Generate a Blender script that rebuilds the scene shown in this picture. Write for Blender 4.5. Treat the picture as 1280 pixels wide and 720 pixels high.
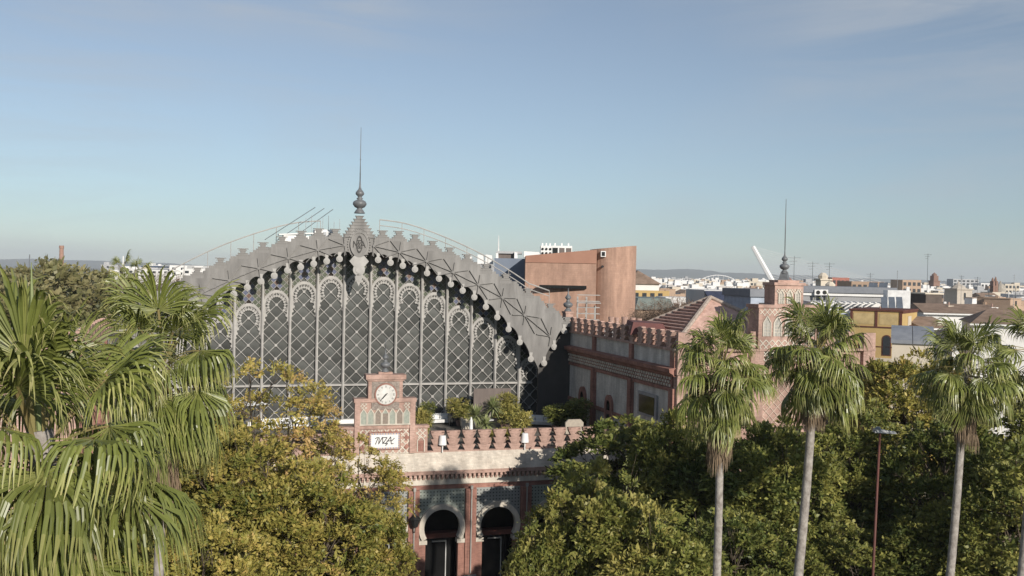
import bpy, math, random
import numpy as np
from math import sin, cos, pi, radians, sqrt, atan2
random.seed(7)
scene = bpy.context.scene
for o in list(bpy.data.objects): bpy.data.objects.remove(o)
COL = scene.collection

# ------------------------------------------------------------------ camera
FOC = 1244.4; HC = 22.8
PITCH = math.atan((360 - 341.8) / FOC); ROLL = radians(1.17)
from mathutils import Matrix, Vector
fw = Vector((0, cos(PITCH), -sin(PITCH))); rt0 = Vector((1, 0, 0)); up0 = rt0.cross(fw)
rt = rt0 * cos(ROLL) + up0 * sin(ROLL); up = up0 * cos(ROLL) - rt0 * sin(ROLL)
cam = bpy.data.objects.new('camera', bpy.data.cameras.new('camera')); COL.objects.link(cam)
cam.matrix_world = Matrix(((rt.x, up.x, -fw.x, 0), (rt.y, up.y, -fw.y, 0), (rt.z, up.z, -fw.z, HC), (0, 0, 0, 1)))
cam.data.sensor_width = 36; cam.data.lens = 36 * FOC / 1280
cam.data.clip_start = 0.3; cam.data.clip_end = 40000
scene.camera = cam

# ------------------------------------------------------------------ sky, sun, exposure
HAZE = 1.0e-4
SUN_EL = radians(20.8); SUN_AZ = radians(180 - 28.5)      # azimuth clockwise from +Y
world = bpy.data.worlds.new("World"); scene.world = world; world.use_nodes = True
nt = world.node_tree; nt.nodes.clear()
def N(t, k, **kw):
    n = t.nodes.new(k)
    for a, b in kw.items():
        if a.startswith('i_'): n.inputs[a[2:].replace('_', ' ')].default_value = b
        else: setattr(n, a, b)
    return n
sky = N(nt, 'ShaderNodeTexSky', sky_type='NISHITA', sun_disc=False, sun_elevation=SUN_EL, sun_rotation=SUN_AZ,
        altitude=20, air_density=1.0, dust_density=.1, ozone_density=4.0)
hs = N(nt, 'ShaderNodeHueSaturation'); hs.inputs['Saturation'].default_value = 0.66
bgn = N(nt, 'ShaderNodeBackground'); bgn.inputs['Strength'].default_value = 0.090
tc = N(nt, 'ShaderNodeTexCoord'); mp = N(nt, 'ShaderNodeMapping')
mp.inputs['Rotation'].default_value = (radians(2), radians(-8), radians(-6)); mp.inputs['Scale'].default_value = (1.4, 2.0, 13)
nz = N(nt, 'ShaderNodeTexNoise'); nz.inputs['Scale'].default_value = 1.7; nz.inputs['Detail'].default_value = 9; nz.inputs['Roughness'].default_value = .62; nz.inputs['Distortion'].default_value = .6
nz2 = N(nt, 'ShaderNodeTexNoise'); nz2.inputs['Scale'].default_value = 2.1; nz2.inputs['Detail'].default_value = 3
rp = N(nt, 'ShaderNodeMapRange'); rp.inputs['From Min'].default_value = .40; rp.inputs['From Max'].default_value = .80
rp2 = N(nt, 'ShaderNodeMapRange'); rp2.inputs['From Min'].default_value = .38; rp2.inputs['From Max'].default_value = .62
mu = N(nt, 'ShaderNodeMath', operation='MULTIPLY'); mu2 = N(nt, 'ShaderNodeMath', operation='MULTIPLY'); mu2.inputs[1].default_value = 1.0
mx = N(nt, 'ShaderNodeMix', data_type='RGBA'); mx.inputs['B'].default_value = (5.2, 5.6, 6.1, 1)
L = nt.links.new
out = N(nt, 'ShaderNodeOutputWorld')
L(tc.outputs['Generated'], mp.inputs['Vector']); L(mp.outputs[0], nz.inputs['Vector']); L(tc.outputs['Generated'], nz2.inputs['Vector'])
L(nz.outputs['Fac'], rp.inputs['Value']); L(nz2.outputs['Fac'], rp2.inputs['Value'])
L(rp.outputs[0], mu.inputs[0]); L(rp2.outputs[0], mu.inputs[1]); L(mu.outputs[0], mu2.inputs[0])
tintn = N(nt, 'ShaderNodeMix', data_type='RGBA', blend_type='MULTIPLY'); tintn.inputs['Factor'].default_value = 1; tintn.inputs['B'].default_value = (.85, .99, 1.03, 1)
L(sky.outputs[0], tintn.inputs['A']); L(tintn.outputs['Result'], hs.inputs['Color']); L(hs.outputs[0], mx.inputs['A']); L(mu2.outputs[0], mx.inputs['Factor'])
L(mx.outputs['Result'], bgn.inputs['Color']); L(bgn.outputs[0], out.inputs['Surface'])

sun = bpy.data.objects.new('sun', bpy.data.lights.new('sun', 'SUN')); COL.objects.link(sun)
sun.data.energy = 5.0; sun.data.angle = radians(.53); sun.data.color = (1, .93, .84)
sd = Vector((sin(SUN_AZ) * cos(SUN_EL), cos(SUN_AZ) * cos(SUN_EL), sin(SUN_EL)))
sun.rotation_euler = (-sd).to_track_quat('-Z', 'Y').to_euler(); sun.location = sd * 200
scene.view_settings.view_transform = 'Standard'; scene.view_settings.look = 'None'
scene.view_settings.exposure = 0.0; scene.view_settings.gamma = 1
scene.cycles.max_bounces = 5; scene.cycles.diffuse_bounces = 2; scene.cycles.volume_bounces = 0; scene.cycles.use_denoising = True
scene.cycles.transparent_max_bounces = 6

# ------------------------------------------------------------------ helpers
def at(px, py, Y):                      # a point of the place from where it shows and how far off it stands
    d = fw * FOC + rt * (px - 640) + up * (360 - py)
    return Vector((0, 0, HC)) + d * (Y / d.y)
TH = radians(17); CT, ST = cos(TH), sin(TH)
O = Vector((-8.95, 70.0, 0))
def G(a, b, z=0): return Vector((O.x + CT * a - ST * b, O.y + ST * a + CT * b, z))   # station frame -> world

MATS = {}
def mat(key, c1, c2=None, rough=.85, scale=1.0, bump=0., bscale=None, brick=None, spec=.3, metal=0., objvar=0., streak=False, mortar=None, mscale=1., wear=.35, grime=0.):
    """noise-varied surface; brick=(w,h,mortar) adds real-size brick courses"""
    if key in MATS: return MATS[key]
    m = bpy.data.materials.new(key); m.use_nodes = True; t = m.node_tree; t.nodes.clear()
    c2 = c2 or tuple(x * .72 for x in c1)
    o = N(t, 'ShaderNodeOutputMaterial'); p = N(t, 'ShaderNodeBsdfPrincipled')
    p.inputs['Roughness'].default_value = rough; p.inputs['Specular IOR Level'].default_value = spec; p.inputs['Metallic'].default_value = metal
    tcn = N(t, 'ShaderNodeTexCoord'); n1 = N(t, 'ShaderNodeTexNoise'); n1.inputs['Scale'].default_value = scale; n1.inputs['Detail'].default_value = 6; n1.inputs['Roughness'].default_value = .6
    src = tcn.outputs['Object']
    if streak:
        mpn = N(t, 'ShaderNodeMapping'); mpn.inputs['Scale'].default_value = (1, 1, .18); t.links.new(src, mpn.inputs[0]); t.links.new(mpn.outputs[0], n1.inputs['Vector'])
    else: t.links.new(src, n1.inputs['Vector'])
    r = N(t, 'ShaderNodeMapRange'); r.inputs['From Min'].default_value = .35; r.inputs['From Max'].default_value = .65; t.links.new(n1.outputs['Fac'], r.inputs['Value'])
    mxn = N(t, 'ShaderNodeMix', data_type='RGBA'); mxn.inputs['A'].default_value = (*c1, 1); mxn.inputs['B'].default_value = (*c2, 1)
    t.links.new(r.outputs[0], mxn.inputs['Factor']); colr = mxn.outputs['Result']; hgt = n1.outputs['Fac']
    if brick:
        sx = N(t, 'ShaderNodeSeparateXYZ'); t.links.new(src, sx.inputs[0]); ad = N(t, 'ShaderNodeMath', operation='ADD'); t.links.new(sx.outputs[0], ad.inputs[0]); t.links.new(sx.outputs[1], ad.inputs[1])
        cx = N(t, 'ShaderNodeCombineXYZ'); t.links.new(ad.outputs[0], cx.inputs[0]); t.links.new(sx.outputs[2], cx.inputs[1])
        bt = N(t, 'ShaderNodeTexBrick'); bt.inputs['Scale'].default_value = 1; bt.inputs['Brick Width'].default_value = brick[0]; bt.inputs['Row Height'].default_value = brick[1]; bt.inputs['Mortar Size'].default_value = brick[2]
        bt.inputs['Color1'].default_value = (1, 1, 1, 1); bt.inputs['Color2'].default_value = (wear + .35,) * 3 + (1,); mm = mortar or (.9, .88, .85)
        bt.inputs['Mortar'].default_value = (*mm, 1); t.links.new(cx.outputs[0], bt.inputs['Vector'])
        m2 = N(t, 'ShaderNodeMix', data_type='RGBA', blend_type='MULTIPLY'); m2.inputs['Factor'].default_value = 1; t.links.new(colr, m2.inputs['A']); t.links.new(bt.outputs['Color'], m2.inputs['B']); colr = m2.outputs['Result']
        ivm = N(t, 'ShaderNodeMath', operation='SUBTRACT'); ivm.inputs[0].default_value = 1; t.links.new(bt.outputs['Fac'], ivm.inputs[1]); hgt = ivm.outputs[0]
    if grime:                                   # run-off streaks and soot, fixed to the surface
        mg_ = N(t, 'ShaderNodeMapping'); mg_.inputs['Scale'].default_value = (1, 1, .22); t.links.new(src, mg_.inputs[0]); ng = N(t, 'ShaderNodeTexNoise'); ng.inputs['Scale'].default_value = 1.1; ng.inputs['Detail'].default_value = 8; ng.inputs['Roughness'].default_value = .7; t.links.new(mg_.outputs[0], ng.inputs['Vector'])
        rg_ = N(t, 'ShaderNodeMapRange'); rg_.inputs['From Min'].default_value = .40; rg_.inputs['From Max'].default_value = .62; rg_.inputs['To Min'].default_value = 1 - grime; rg_.inputs['To Max'].default_value = 1.06; t.links.new(ng.outputs['Fac'], rg_.inputs['Value'])
        vg = N(t, 'ShaderNodeVectorMath', operation='SCALE'); t.links.new(colr, vg.inputs[0]); t.links.new(rg_.outputs[0], vg.inputs['Scale']); colr = vg.outputs[0]
    if objvar:
        oi = N(t, 'ShaderNodeObjectInfo'); mr = N(t, 'ShaderNodeMapRange'); mr.inputs['To Min'].default_value = 1 - objvar; mr.inputs['To Max'].default_value = 1 + objvar
        t.links.new(oi.outputs['Random'], mr.inputs['Value']); vm = N(t, 'ShaderNodeVectorMath', operation='SCALE'); t.links.new(colr, vm.inputs[0]); t.links.new(mr.outputs[0], vm.inputs['Scale']); colr = vm.outputs[0]
    t.links.new(colr, p.inputs['Base Color'])
    if bump:
        if bscale and not brick:
            n2 = N(t, 'ShaderNodeTexNoise'); n2.inputs['Scale'].default_value = bscale; n2.inputs['Detail'].default_value = 4; t.links.new(src, n2.inputs['Vector']); hgt = n2.outputs['Fac']
        b = N(t, 'ShaderNodeBump'); b.inputs['Strength'].default_value = bump; b.inputs['Distance'].default_value = .03; t.links.new(hgt, b.inputs['Height']); t.links.new(b.outputs[0], p.inputs['Normal'])
    t.links.new(p.outputs[0], o.inputs['Surface']); MATS[key] = m; return m

def leafmat(key, stops, rough=.5, trans=.18, spec=.35, objvar=.12):
    m = bpy.data.materials.new(key); m.use_nodes = True; t = m.node_tree; t.nodes.clear()
    o = N(t, 'ShaderNodeOutputMaterial'); p = N(t, 'ShaderNodeBsdfPrincipled'); p.inputs['Roughness'].default_value = rough; p.inputs['Specular IOR Level'].default_value = spec
    at_ = N(t, 'ShaderNodeAttribute', attribute_name='tint'); cr = N(t, 'ShaderNodeValToRGB')
    while len(cr.color_ramp.elements) < len(stops): cr.color_ramp.elements.new(.5)
    for e, (q, c) in zip(cr.color_ramp.elements, stops): e.position = q; e.color = (*c, 1)
    t.links.new(at_.outputs['Fac'], cr.inputs['Fac'])
    oi = N(t, 'ShaderNodeObjectInfo'); mr = N(t, 'ShaderNodeMapRange'); mr.inputs['To Min'].default_value = 1 - objvar; mr.inputs['To Max'].default_value = 1 + objvar
    t.links.new(oi.outputs['Random'], mr.inputs['Value']); vm = N(t, 'ShaderNodeVectorMath', operation='SCALE'); t.links.new(cr.outputs[0], vm.inputs[0]); t.links.new(mr.outputs[0], vm.inputs['Scale'])
    t.links.new(vm.outputs[0], p.inputs['Base Color'])
    tr = N(t, 'ShaderNodeBsdfTranslucent'); t.links.new(vm.outputs[0], tr.inputs['Color']); ms = N(t, 'ShaderNodeMixShader'); ms.inputs[0].default_value = trans
    t.links.new(p.outputs[0], ms.inputs[1]); t.links.new(tr.outputs[0], ms.inputs[2]); t.links.new(ms.outputs[0], o.inputs['Surface'])
    MATS[key] = m; return m

OFF = {}
def thing(name, label, cat, loc=(0, 0, 0), rz=0, group=None, kind=None, off=None):
    o = bpy.data.objects.new(name, None); COL.objects.link(o); o.location = loc; o.rotation_euler = (0, 0, rz); o.empty_display_size = .2
    tagit(o, label, cat, group, kind); OFF[o.name] = off or (0, 0, 0); return o
def tagit(o, label=None, cat=None, group=None, kind=None):
    if label: o['label'] = label
    if cat: o['category'] = cat
    if group: o['group'] = group
    if kind: o['kind'] = kind
    return o
def sthing(name, label, cat, a, b, z=0, group=None):       # a thing in the station's frame; its meshes are written in that frame
    return thing(name, label, cat, G(a, b, z), TH, group, off=(a, b, z))

class MB:
    def __init__(s): s.v = []; s.f = []; s.m = []
    def add(s, vs, fs, m=0):
        k = len(s.v); s.v += [tuple(x) for x in vs]; s.f += [tuple(i + k for i in f) for f in fs]; s.m += [m] * len(fs); return s
    def box(s, x0, x1, y0, y1, z0, z1, m=0):
        return s.add([(x0, y0, z0), (x1, y0, z0), (x1, y1, z0), (x0, y1, z0), (x0, y0, z1), (x1, y0, z1), (x1, y1, z1), (x0, y1, z1)],
                     [(0, 3, 2, 1), (4, 5, 6, 7), (0, 1, 5, 4), (1, 2, 6, 5), (2, 3, 7, 6), (3, 0, 4, 7)], m)
    def prism(s, P, y0, y1, m=0):                          # outline in x-z, thickness in y
        n = len(P); s.add([(x, y0, z) for x, z in P] + [(x, y1, z) for x, z in P],
              [tuple(range(n)), tuple(range(2 * n - 1, n - 1, -1))] + [(i, i + n, (i + 1) % n + n, (i + 1) % n) for i in range(n)], m); return s
    def prismx(s, P, x0, x1, m=0):                         # outline in y-z, thickness in x
        n = len(P); s.add([(x0, y, z) for y, z in P] + [(x1, y, z) for y, z in P],
              [tuple(range(n - 1, -1, -1)), tuple(range(n, 2 * n))] + [(i, (i + 1) % n, (i + 1) % n + n, i + n) for i in range(n)], m); return s
    def prismz(s, P, z0, z1, m=0):
        n = len(P); s.add([(x, y, z0) for x, y in P] + [(x, y, z1) for x, y in P],
              [tuple(range(n - 1, -1, -1)), tuple(range(n, 2 * n))] + [(i, (i + 1) % n, (i + 1) % n + n, i + n) for i in range(n)], m); return s
    def disc(s, cx, cz, r, y0, y1, n=10, m=0, ph=0): return s.prism([(cx + r * cos(ph + 2 * pi * i / n), cz + r * sin(ph + 2 * pi * i / n)) for i in range(n)], y0, y1, m)
    def ring(s, cx, cz, ri, ro, t0, t1, n, y0, y1, m=0, ex=1.0):
        for i in range(n):
            a, b = t0 + (t1 - t0) * i / n, t0 + (t1 - t0) * (i + 1) / n
            s.prism([(cx + ri * cos(a), cz + ex * ri * sin(a)), (cx + ro * cos(a), cz + ex * ro * sin(a)), (cx + ro * cos(b), cz + ex * ro * sin(b)), (cx + ri * cos(b), cz + ex * ri * sin(b))], y0, y1, m)
        return s
    def bar(s, x0, z0, x1, z1, w, y0, y1, m=0):
        d = math.hypot(x1 - x0, z1 - z0) or 1; nx, nz_ = -(z1 - z0) / d * w / 2, (x1 - x0) / d * w / 2
        return s.prism([(x0 - nx, z0 - nz_), (x1 - nx, z1 - nz_), (x1 + nx, z1 + nz_), (x0 + nx, z0 + nz_)], y0, y1, m)
    def tube(s, pts, r, n=8, m=0):
        pts = [Vector(p) for p in pts]; k = len(s.v); R = r if isinstance(r, (list, tuple)) else [r] * len(pts); rings = []
        ref = Vector((0, 0, 1))
        for i, p in enumerate(pts):
            t = (pts[min(i + 1, len(pts) - 1)] - pts[max(i - 1, 0)]).normalized()
            u = t.cross(ref if abs(t.dot(ref)) < .95 else Vector((1, 0, 0))).normalized(); w = t.cross(u)
            rings.append([p + (u * cos(2 * pi * j / n) + w * sin(2 * pi * j / n)) * R[i] for j in range(n)])
        vs = [q for g in rings for q in g]; fs = []
        for i in range(len(pts) - 1):
            for j in range(n): fs.append((i * n + j, i * n + (j + 1) % n, (i + 1) * n + (j + 1) % n, (i + 1) * n + j))
        fs.append(tuple(range(n - 1, -1, -1))); fs.append(tuple((len(pts) - 1) * n + j for j in range(n)))
        return s.add(vs, fs, m)
    def lathe(s, prof, c=(0, 0, 0), n=16, m=0):
        vs = []; fs = []
        for r, z in prof: vs += [(c[0] + r * cos(2 * pi * j / n), c[1] + r * sin(2 * pi * j / n), c[2] + z) for j in range(n)]
        for i in range(len(prof) - 1):
            for j in range(n): fs.append((i * n + j, i * n + (j + 1) % n, (i + 1) * n + (j + 1) % n, (i + 1) * n + j))
        fs.append(tuple(range(n - 1, -1, -1))); fs.append(tuple((len(prof) - 1) * n + j for j in range(n)))
        return s.add(vs, fs, m)
    def mesh(s, name, mats, off=(0, 0, 0), smooth=False):
        me = bpy.data.meshes.new(name); me.from_pydata([(x - off[0], y - off[1], z - off[2]) for x, y, z in s.v], [], s.f)
        for q in (mats if isinstance(mats, (list, tuple)) else [mats]): me.materials.append(q)
        me.polygons.foreach_set('material_index', s.m)
        if smooth: me.polygons.foreach_set('use_smooth', [len(f) < 7 for f in s.f])
        me.update(); return me
    def build(s, name, parent, mats, smooth=False, kind=None):
        off = OFF.get(parent.name, (0, 0, 0)) if parent else (0, 0, 0)
        o = bpy.data.objects.new(name, s.mesh(name, mats, off, smooth)); COL.objects.link(o)
        if parent: o.parent = parent; OFF[o.name] = off
        if kind: o['kind'] = kind
        return o
def inst(name, me, parent, loc=(0, 0, 0), rot=(0, 0, 0), sc=None):
    o = bpy.data.objects.new(name, me); COL.objects.link(o)
    off = OFF.get(parent.name, (0, 0, 0)) if parent else (0, 0, 0)
    o.parent = parent; o.location = (loc[0] - off[0], loc[1] - off[1], loc[2] - off[2]); o.rotation_euler = rot
    if sc: o.scale = sc if isinstance(sc, tuple) else (sc,) * 3
    return o
def clipseg(x0, z0, x1, z1, inside, n=40):                 # the pieces of a segment that lie inside a region
    res = []; run = None
    for i in range(n + 1):
        t = i / n; x, z = x0 + (x1 - x0) * t, z0 + (z1 - z0) * t
        if inside(x, z):
            if run is None: run = (x, z)
            last = (x, z)
        elif run is not None:
            if last != run: res.append((*run, *last))
            run = None
    if run is not None and last != run: res.append((*run, *last))
    return res

# ------------------------------------------------------------------ materials
pink = mat('pink_brick', (.56, .385, .32), (.46, .30, .245), brick=(.26, .075, .012), rough=.9, bump=.25, scale=.8, grime=.30)
red_brick = mat('red_brick', (.40, .21, .165), (.32, .165, .13), brick=(.26, .075, .012), rough=.9, bump=.25, scale=.9, grime=.3)
cream = mat('cream_stone', (.64, .58, .49), (.54, .49, .41), rough=.9, bump=.2, scale=1.5, bscale=14, grime=.25)
white_brick = mat('pale_brick', (.70, .67, .62), (.58, .55, .51), brick=(.26, .075, .012), rough=.9, bump=.3, scale=.7, wear=.45, grime=.3)
ledge = mat('ledge_brick', (.66, .60, .51), (.58, .51, .43), brick=(.3, .12, .012), rough=.9, bump=.3, scale=1.4, wear=.45, grime=.22)
shed_grey = mat('painted_iron', (.26, .25, .236), (.18, .172, .162), rough=.6, scale=.9, bump=.15, bscale=9, streak=True, grime=.22)
shed_dark = mat('dark_iron', (.06, .058, .055), rough=.7)  # even dark colour of the monogram letters
lat_grey = mat('lattice_iron', (.40, .385, .36), (.30, .288, .27), rough=.6, scale=1.2)
stone = mat('grey_stone', (.34, .33, .32), (.26, .25, .25), rough=.85, scale=1.5, bump=.2)
glass = mat('diamond_glass', (.10, .102, .096), (.045, .047, .044), rough=.22, scale=.35, spec=.55, objvar=.38)
glass_dark = mat('dark_glass', (.012, .012, .012), rough=.12, spec=.5)
g_green = mat('green_glass', (.085, .10, .055), (.05, .06, .04), rough=.3, scale=2, spec=.5)
g_olive = mat('olive_glass', (.14, .125, .085), (.08, .075, .055), rough=.3, scale=2, spec=.5)
g_blue = mat('blue_glass', (.10, .115, .19), (.07, .08, .13), rough=.3, scale=2, spec=.5)
g_red = mat('red_glass', (.15, .075, .055), (.09, .05, .04), rough=.3, scale=2, spec=.5)
black = mat('black_paint', (.02, .02, .02), rough=.5)
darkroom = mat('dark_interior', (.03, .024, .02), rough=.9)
white = mat('white_paint', (.78, .77, .74), (.68, .67, .65), rough=.7, scale=.8)
white_cloth = mat('white_fabric', (.8, .8, .78), rough=.9)
metal_grey = mat('grey_metal', (.25, .26, .27), rough=.4, metal=.6)
lead = mat('lead_grey', (.16, .165, .17), (.11, .115, .12), rough=.45, spec=.5, scale=3)
green_tile = mat('green_tile', (.33, .36, .31), (.26, .29, .25), rough=.6, scale=2)
deck_m = mat('terrace_deck', (.20, .18, .155), (.13, .12, .10), rough=.9, scale=1.2)
brown_panel = mat('brown_panel', (.17, .14, .125), rough=.8, streak=True, scale=2)
tile_red = mat('roof_tile', (.60, .40, .33), (.40, .25, .20), rough=.9, scale=2.2, bump=.5, bscale=8)
tile_brown = mat('roof_tile_brown', (.31, .22, .165), (.20, .14, .10), rough=.9, scale=.8, bump=.6, bscale=5)
awning_brown = mat('maroon_canvas', (.17, .075, .07), (.13, .06, .055), rough=.9)
big_brick = mat('smooth_brick', (.48, .305, .225), (.40, .25, .185), brick=(.5, .28, .02), rough=.9, bump=.15, scale=.16, wear=.55, streak=True, grime=.2)
slate_blue = mat('blue_grey_render', (.19, .22, .27), (.16, .19, .24), rough=.8, scale=.4)
ochre = mat('ochre_render', (.52, .37, .155), (.46, .32, .14), rough=.9, scale=.5)
maroon = mat('maroon_trim', (.14, .055, .04), rough=.85)
bark = mat('bark', (.13, .10, .075), (.07, .055, .04), rough=.95, scale=4, bump=.6, bscale=12)
palm_bark = mat('palm_bark', (.36, .33, .295), (.20, .175, .155), rough=.95, scale=5, bump=.7, bscale=14)
ground_m = mat('ground_surface', (.16, .145, .12), (.11, .10, .085), rough=.95, scale=.05)
asphalt = mat('asphalt', (.055, .055, .056), (.045, .045, .046), rough=.9, scale=.6)
paving = mat('plaza_paving', (.27, .25, .225), (.21, .195, .175), brick=(.6, .6, .015), rough=.9, scale=.5)
far_field = mat('far_plain', (.17, .155, .10), (.10, .10, .065), rough=.95, scale=.004)
hill_m = mat('hill_scrub', (.13, .13, .075), (.09, .095, .06), rough=.95, scale=.002)
pole_red = mat('rust_red_paint', (.13, .05, .038), (.09, .035, .028), rough=.6)
petiole_m = mat('petiole', (.20, .20, .07), (.25, .17, .08), rough=.6)
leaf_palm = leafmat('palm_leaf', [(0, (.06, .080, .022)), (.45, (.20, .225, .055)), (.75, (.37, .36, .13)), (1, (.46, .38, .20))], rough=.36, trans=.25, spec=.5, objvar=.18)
leaf_dead = leafmat('dry_palm_leaf', [(0, (.12, .085, .055)), (.6, (.26, .19, .125)), (1, (.38, .30, .21))], rough=.8, trans=.1, spec=.2)
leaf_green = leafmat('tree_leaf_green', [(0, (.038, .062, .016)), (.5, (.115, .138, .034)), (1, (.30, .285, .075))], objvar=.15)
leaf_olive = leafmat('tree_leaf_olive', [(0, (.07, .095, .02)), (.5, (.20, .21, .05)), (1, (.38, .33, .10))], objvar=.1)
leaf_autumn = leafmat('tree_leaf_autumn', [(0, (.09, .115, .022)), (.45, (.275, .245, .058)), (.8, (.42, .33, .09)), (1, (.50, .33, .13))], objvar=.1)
leaf_far = leafmat('tree_leaf_far', [(0, (.08, .095, .035)), (.5, (.17, .165, .07)), (1, (.27, .23, .11))], objvar=.2)
twig_m = leafmat('bare_twig', [(0, (.10, .07, .05)), (1, (.22, .16, .12))], trans=0, spec=.1, rough=.9)
# ================================================================== THE SETTING
def sheet(name, P, z, m, label=None):
    b = MB(); b.add([(x, y, z) for x, y in P], [tuple(range(len(P)))]); o = b.build(name, None, m); tagit(o, label, kind='structure'); return o
sheet('ground', [(-9500, -60), (9500, -60), (9500, 11000), (-9500, 11000)], 0.0, far_field, 'dry plain stretching out under the city')
q = [G(-60, -75), G(70, -75), G(70, 60), G(-60, 60)]
sheet('plaza_ground', [(p.x, p.y) for p in q], .02, paving, 'pale paved plaza under the trees before the station')
q = [G(-60, -34), G(70, -34), G(70, -24), G(-60, -24)]
sheet('road', [(p.x, p.y) for p in q], .04, asphalt, 'dark asphalt road running along the plaza')
for bb in (-34.15, -24.0):
    k = MB(); P = [G(-60, bb), G(70, bb), G(70, bb + .15), G(-60, bb + .15)]
    k.prismz([(p.x, p.y) for p in P], .02, .16); tagit(k.build('kerb', None, stone), 'grey stone kerb along the road', kind='structure')
lm = MB()
for i in range(30):
    P = [G(-58 + 4 * i, -29.06), G(-56 + 4 * i, -29.06), G(-56 + 4 * i, -28.94), G(-58 + 4 * i, -28.94)]
    lm.add([(p.x, p.y, .046) for p in P], [(0, 1, 2, 3)])
tagit(lm.build('lane_marking', None, white), 'dashed white line down the middle of the road', kind='structure')

# ================================================================== TRAIN SHED
GB = 12.8; GL = 15.2; A0 = .25; BP = 2.225; DECK = 9.82
OUT = [(0, 26.3), (3.3, 26.3), (4.7, 26.05), (6.2, 25.55), (7.7, 25.04), (9.25, 24.5), (10.95, 23.72), (12.7, 22.9), (14.75, 21.66), (16.85, 20.37), (18.5, 19.15), (20, 17.6)]
INN = [(0, 24.05), (1.3, 24.0), (3.4, 23.58), (5.7, 22.95), (8.0, 21.95), (10.1, 20.85), (12.1, 19.15), (13.85, 17.4), (15.1, 15.64), (15.9, 14.1)]
def interp(T, x):
    x = abs(x)
    for (a, b), (c, d) in zip(T, T[1:]):
        if x <= c: return b + (d - b) * (x - a) / (c - a)
    return T[-1][1]
MPOS = [1.95, 3.3, 4.7, 6.2, 7.7, 9.25, 10.95, 12.7, 14.75, 16.85, 18.45]
shed = sthing('train_shed', 'old iron and glass train shed with a grey arched gable edged in stepped cresting', 'train station', 0, GB)

def outer_z(a):                              # stepped upper edge below the merlons
    a = abs(a)
    if a < MPOS[0]: return interp(OUT, 1) - .78
    for i in range(len(MPOS) - 1):
        if a < MPOS[i + 1]:
            z0 = interp(OUT, MPOS[i]) - .78; z1 = interp(OUT, MPOS[i + 1]) - .78
            w = MPOS[i + 1] - MPOS[i]; t = (a - MPOS[i]) / w
            n = max(1, round((z0 - z1) / .21))
            if t < .52: return z0 if i % 1 == 0 else z0
            return z0 + (z1 - z0) * (min(n, int((t - .52) / .48 * n) + 1)) / n
    return interp(OUT, MPOS[-1]) - .9
def inner_z(a):
    s_ = 1.04; u = (abs(a) - .55) / s_
    return interp(INN, a) + .40 * abs(sin(pi * u)) ** .7 - .08
g = MB(); st = .13
xs = []; x = -19.0
while x < 19.0 - 1e-6:
    x1 = x + st; xm = x + st / 2
    zi0, zi1 = inner_z(x), inner_z(x1)
    if abs(xm) > 15.85: zi0, zi1 = (15.14 + (abs(q_) - 16.34) * 1.57 + .42 * abs(sin(pi * (abs(q_) - 16.34) / .9)) ** .7 for q_ in (x, x1)); zi0, zi1 = (min(zi0, outer_z(xm) - .02), min(zi1, outer_z(xm) - .02))
    zo = outer_z(xm)
    g.prism([(x, zi0), (x1, zi1), (x1, zo), (x, zo)], GB, GB + .28)
    x = x1
gable = g.build('gable', shed, shed_grey)
# thin shadow cap strips along the flats, each merlon its own piece
mm = MB()
for z0, z1, wb, wt in ((-.2, .08, .52, .52), (.08, .13, .56, .56), (.13, .25, .38, .38), (.25, .29, .42, .42), (.29, .44, .2, .22), (.44, .48, .33, .34), (.48, .58, .24, .27), (.58, .65, .42, .43)):
    mm.prism([(-wb, z0), (wb, z0), (wt, z1), (-wt, z1)], -.03 if z1 - z0 < .08 else -.005, .3 if z1 - z0 < .08 else .25)
mme = mm.mesh('merlon', shed_grey)
for p in MPOS:
    for sg in (-1, 1): inst('merlon', mme, shed, (sg * p, GB, interp(OUT, p) - .79))
# pendants
pm = MB(); pm.disc(0, -.12, .27, 0, .1, 14); pm.disc(0, -.12, .17, -.04, 0.0, 12); pm.prism([(-.1, .08), (.1, .08), (.16, .45), (-.16, .45)], .01, .09)
pme = pm.mesh('pendant', lat_grey)
for i in range(15):
    for sg in (-1, 1):
        a = .55 + 1.04 * i
        if a < 15.9 and a > 1: inst('pendant', pme, shed, (sg * a, GB - .06, interp(INN, a) - .12))
# star ribs on the gable
STAR = [(1.2, 24.85), (3.36, 24.4), (5.7, 23.68), (8.0, 22.8), (10.25, 21.78), (12.4, 20.7), (14.45, 19.2), (16.85, 17.35)]
def rib(bm_, x0, z0, x1, z1, w=.05, y0=GB - .085, y1=GB + .002):
    bm_.bar(x0, z0, x1, z1, w, y0, y1)
for sg in (-1, 1):
    for i, (a, z) in enumerate(STAR):
        b = MB(); b.disc(0, 0, .12, -.17, 0, 8)
        nx = STAR[i + 1] if i + 1 < len(STAR) else None; pv = STAR[i - 1] if i else None
        ends = []
        if nx:
            ma, mz = (a + nx[0]) / 2 + .15, (z + nx[1]) / 2; dz = .72
            ends += [(nx[0] - a, nx[1] - z), (ma - a + .1, mz - z + dz), (ma - a - .35, mz - z - dz)]
        if pv:
            ma, mz = (a + pv[0]) / 2, (z + pv[1]) / 2; dz = .72
            ends += [(ma - a + .3, mz - z + dz), (ma - a - .12, mz - z - dz)]
        ends += [(.12, .85), (-.12, -.85)]
        for dx, dz in ends:
            d = math.hypot(dx, dz); b.bar(sg * dx * .1 / d, dz * .1 / d, sg * dx * .97, dz * .97, .05, -.15, .004)
            if d > 1.7: b.disc(sg * dx * .5, dz * .5, .07, -.12, 0, 6)
        me = b.mesh('star_rib', shed_grey); inst('star_rib', me, shed, (sg * a, GB, z))
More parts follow.
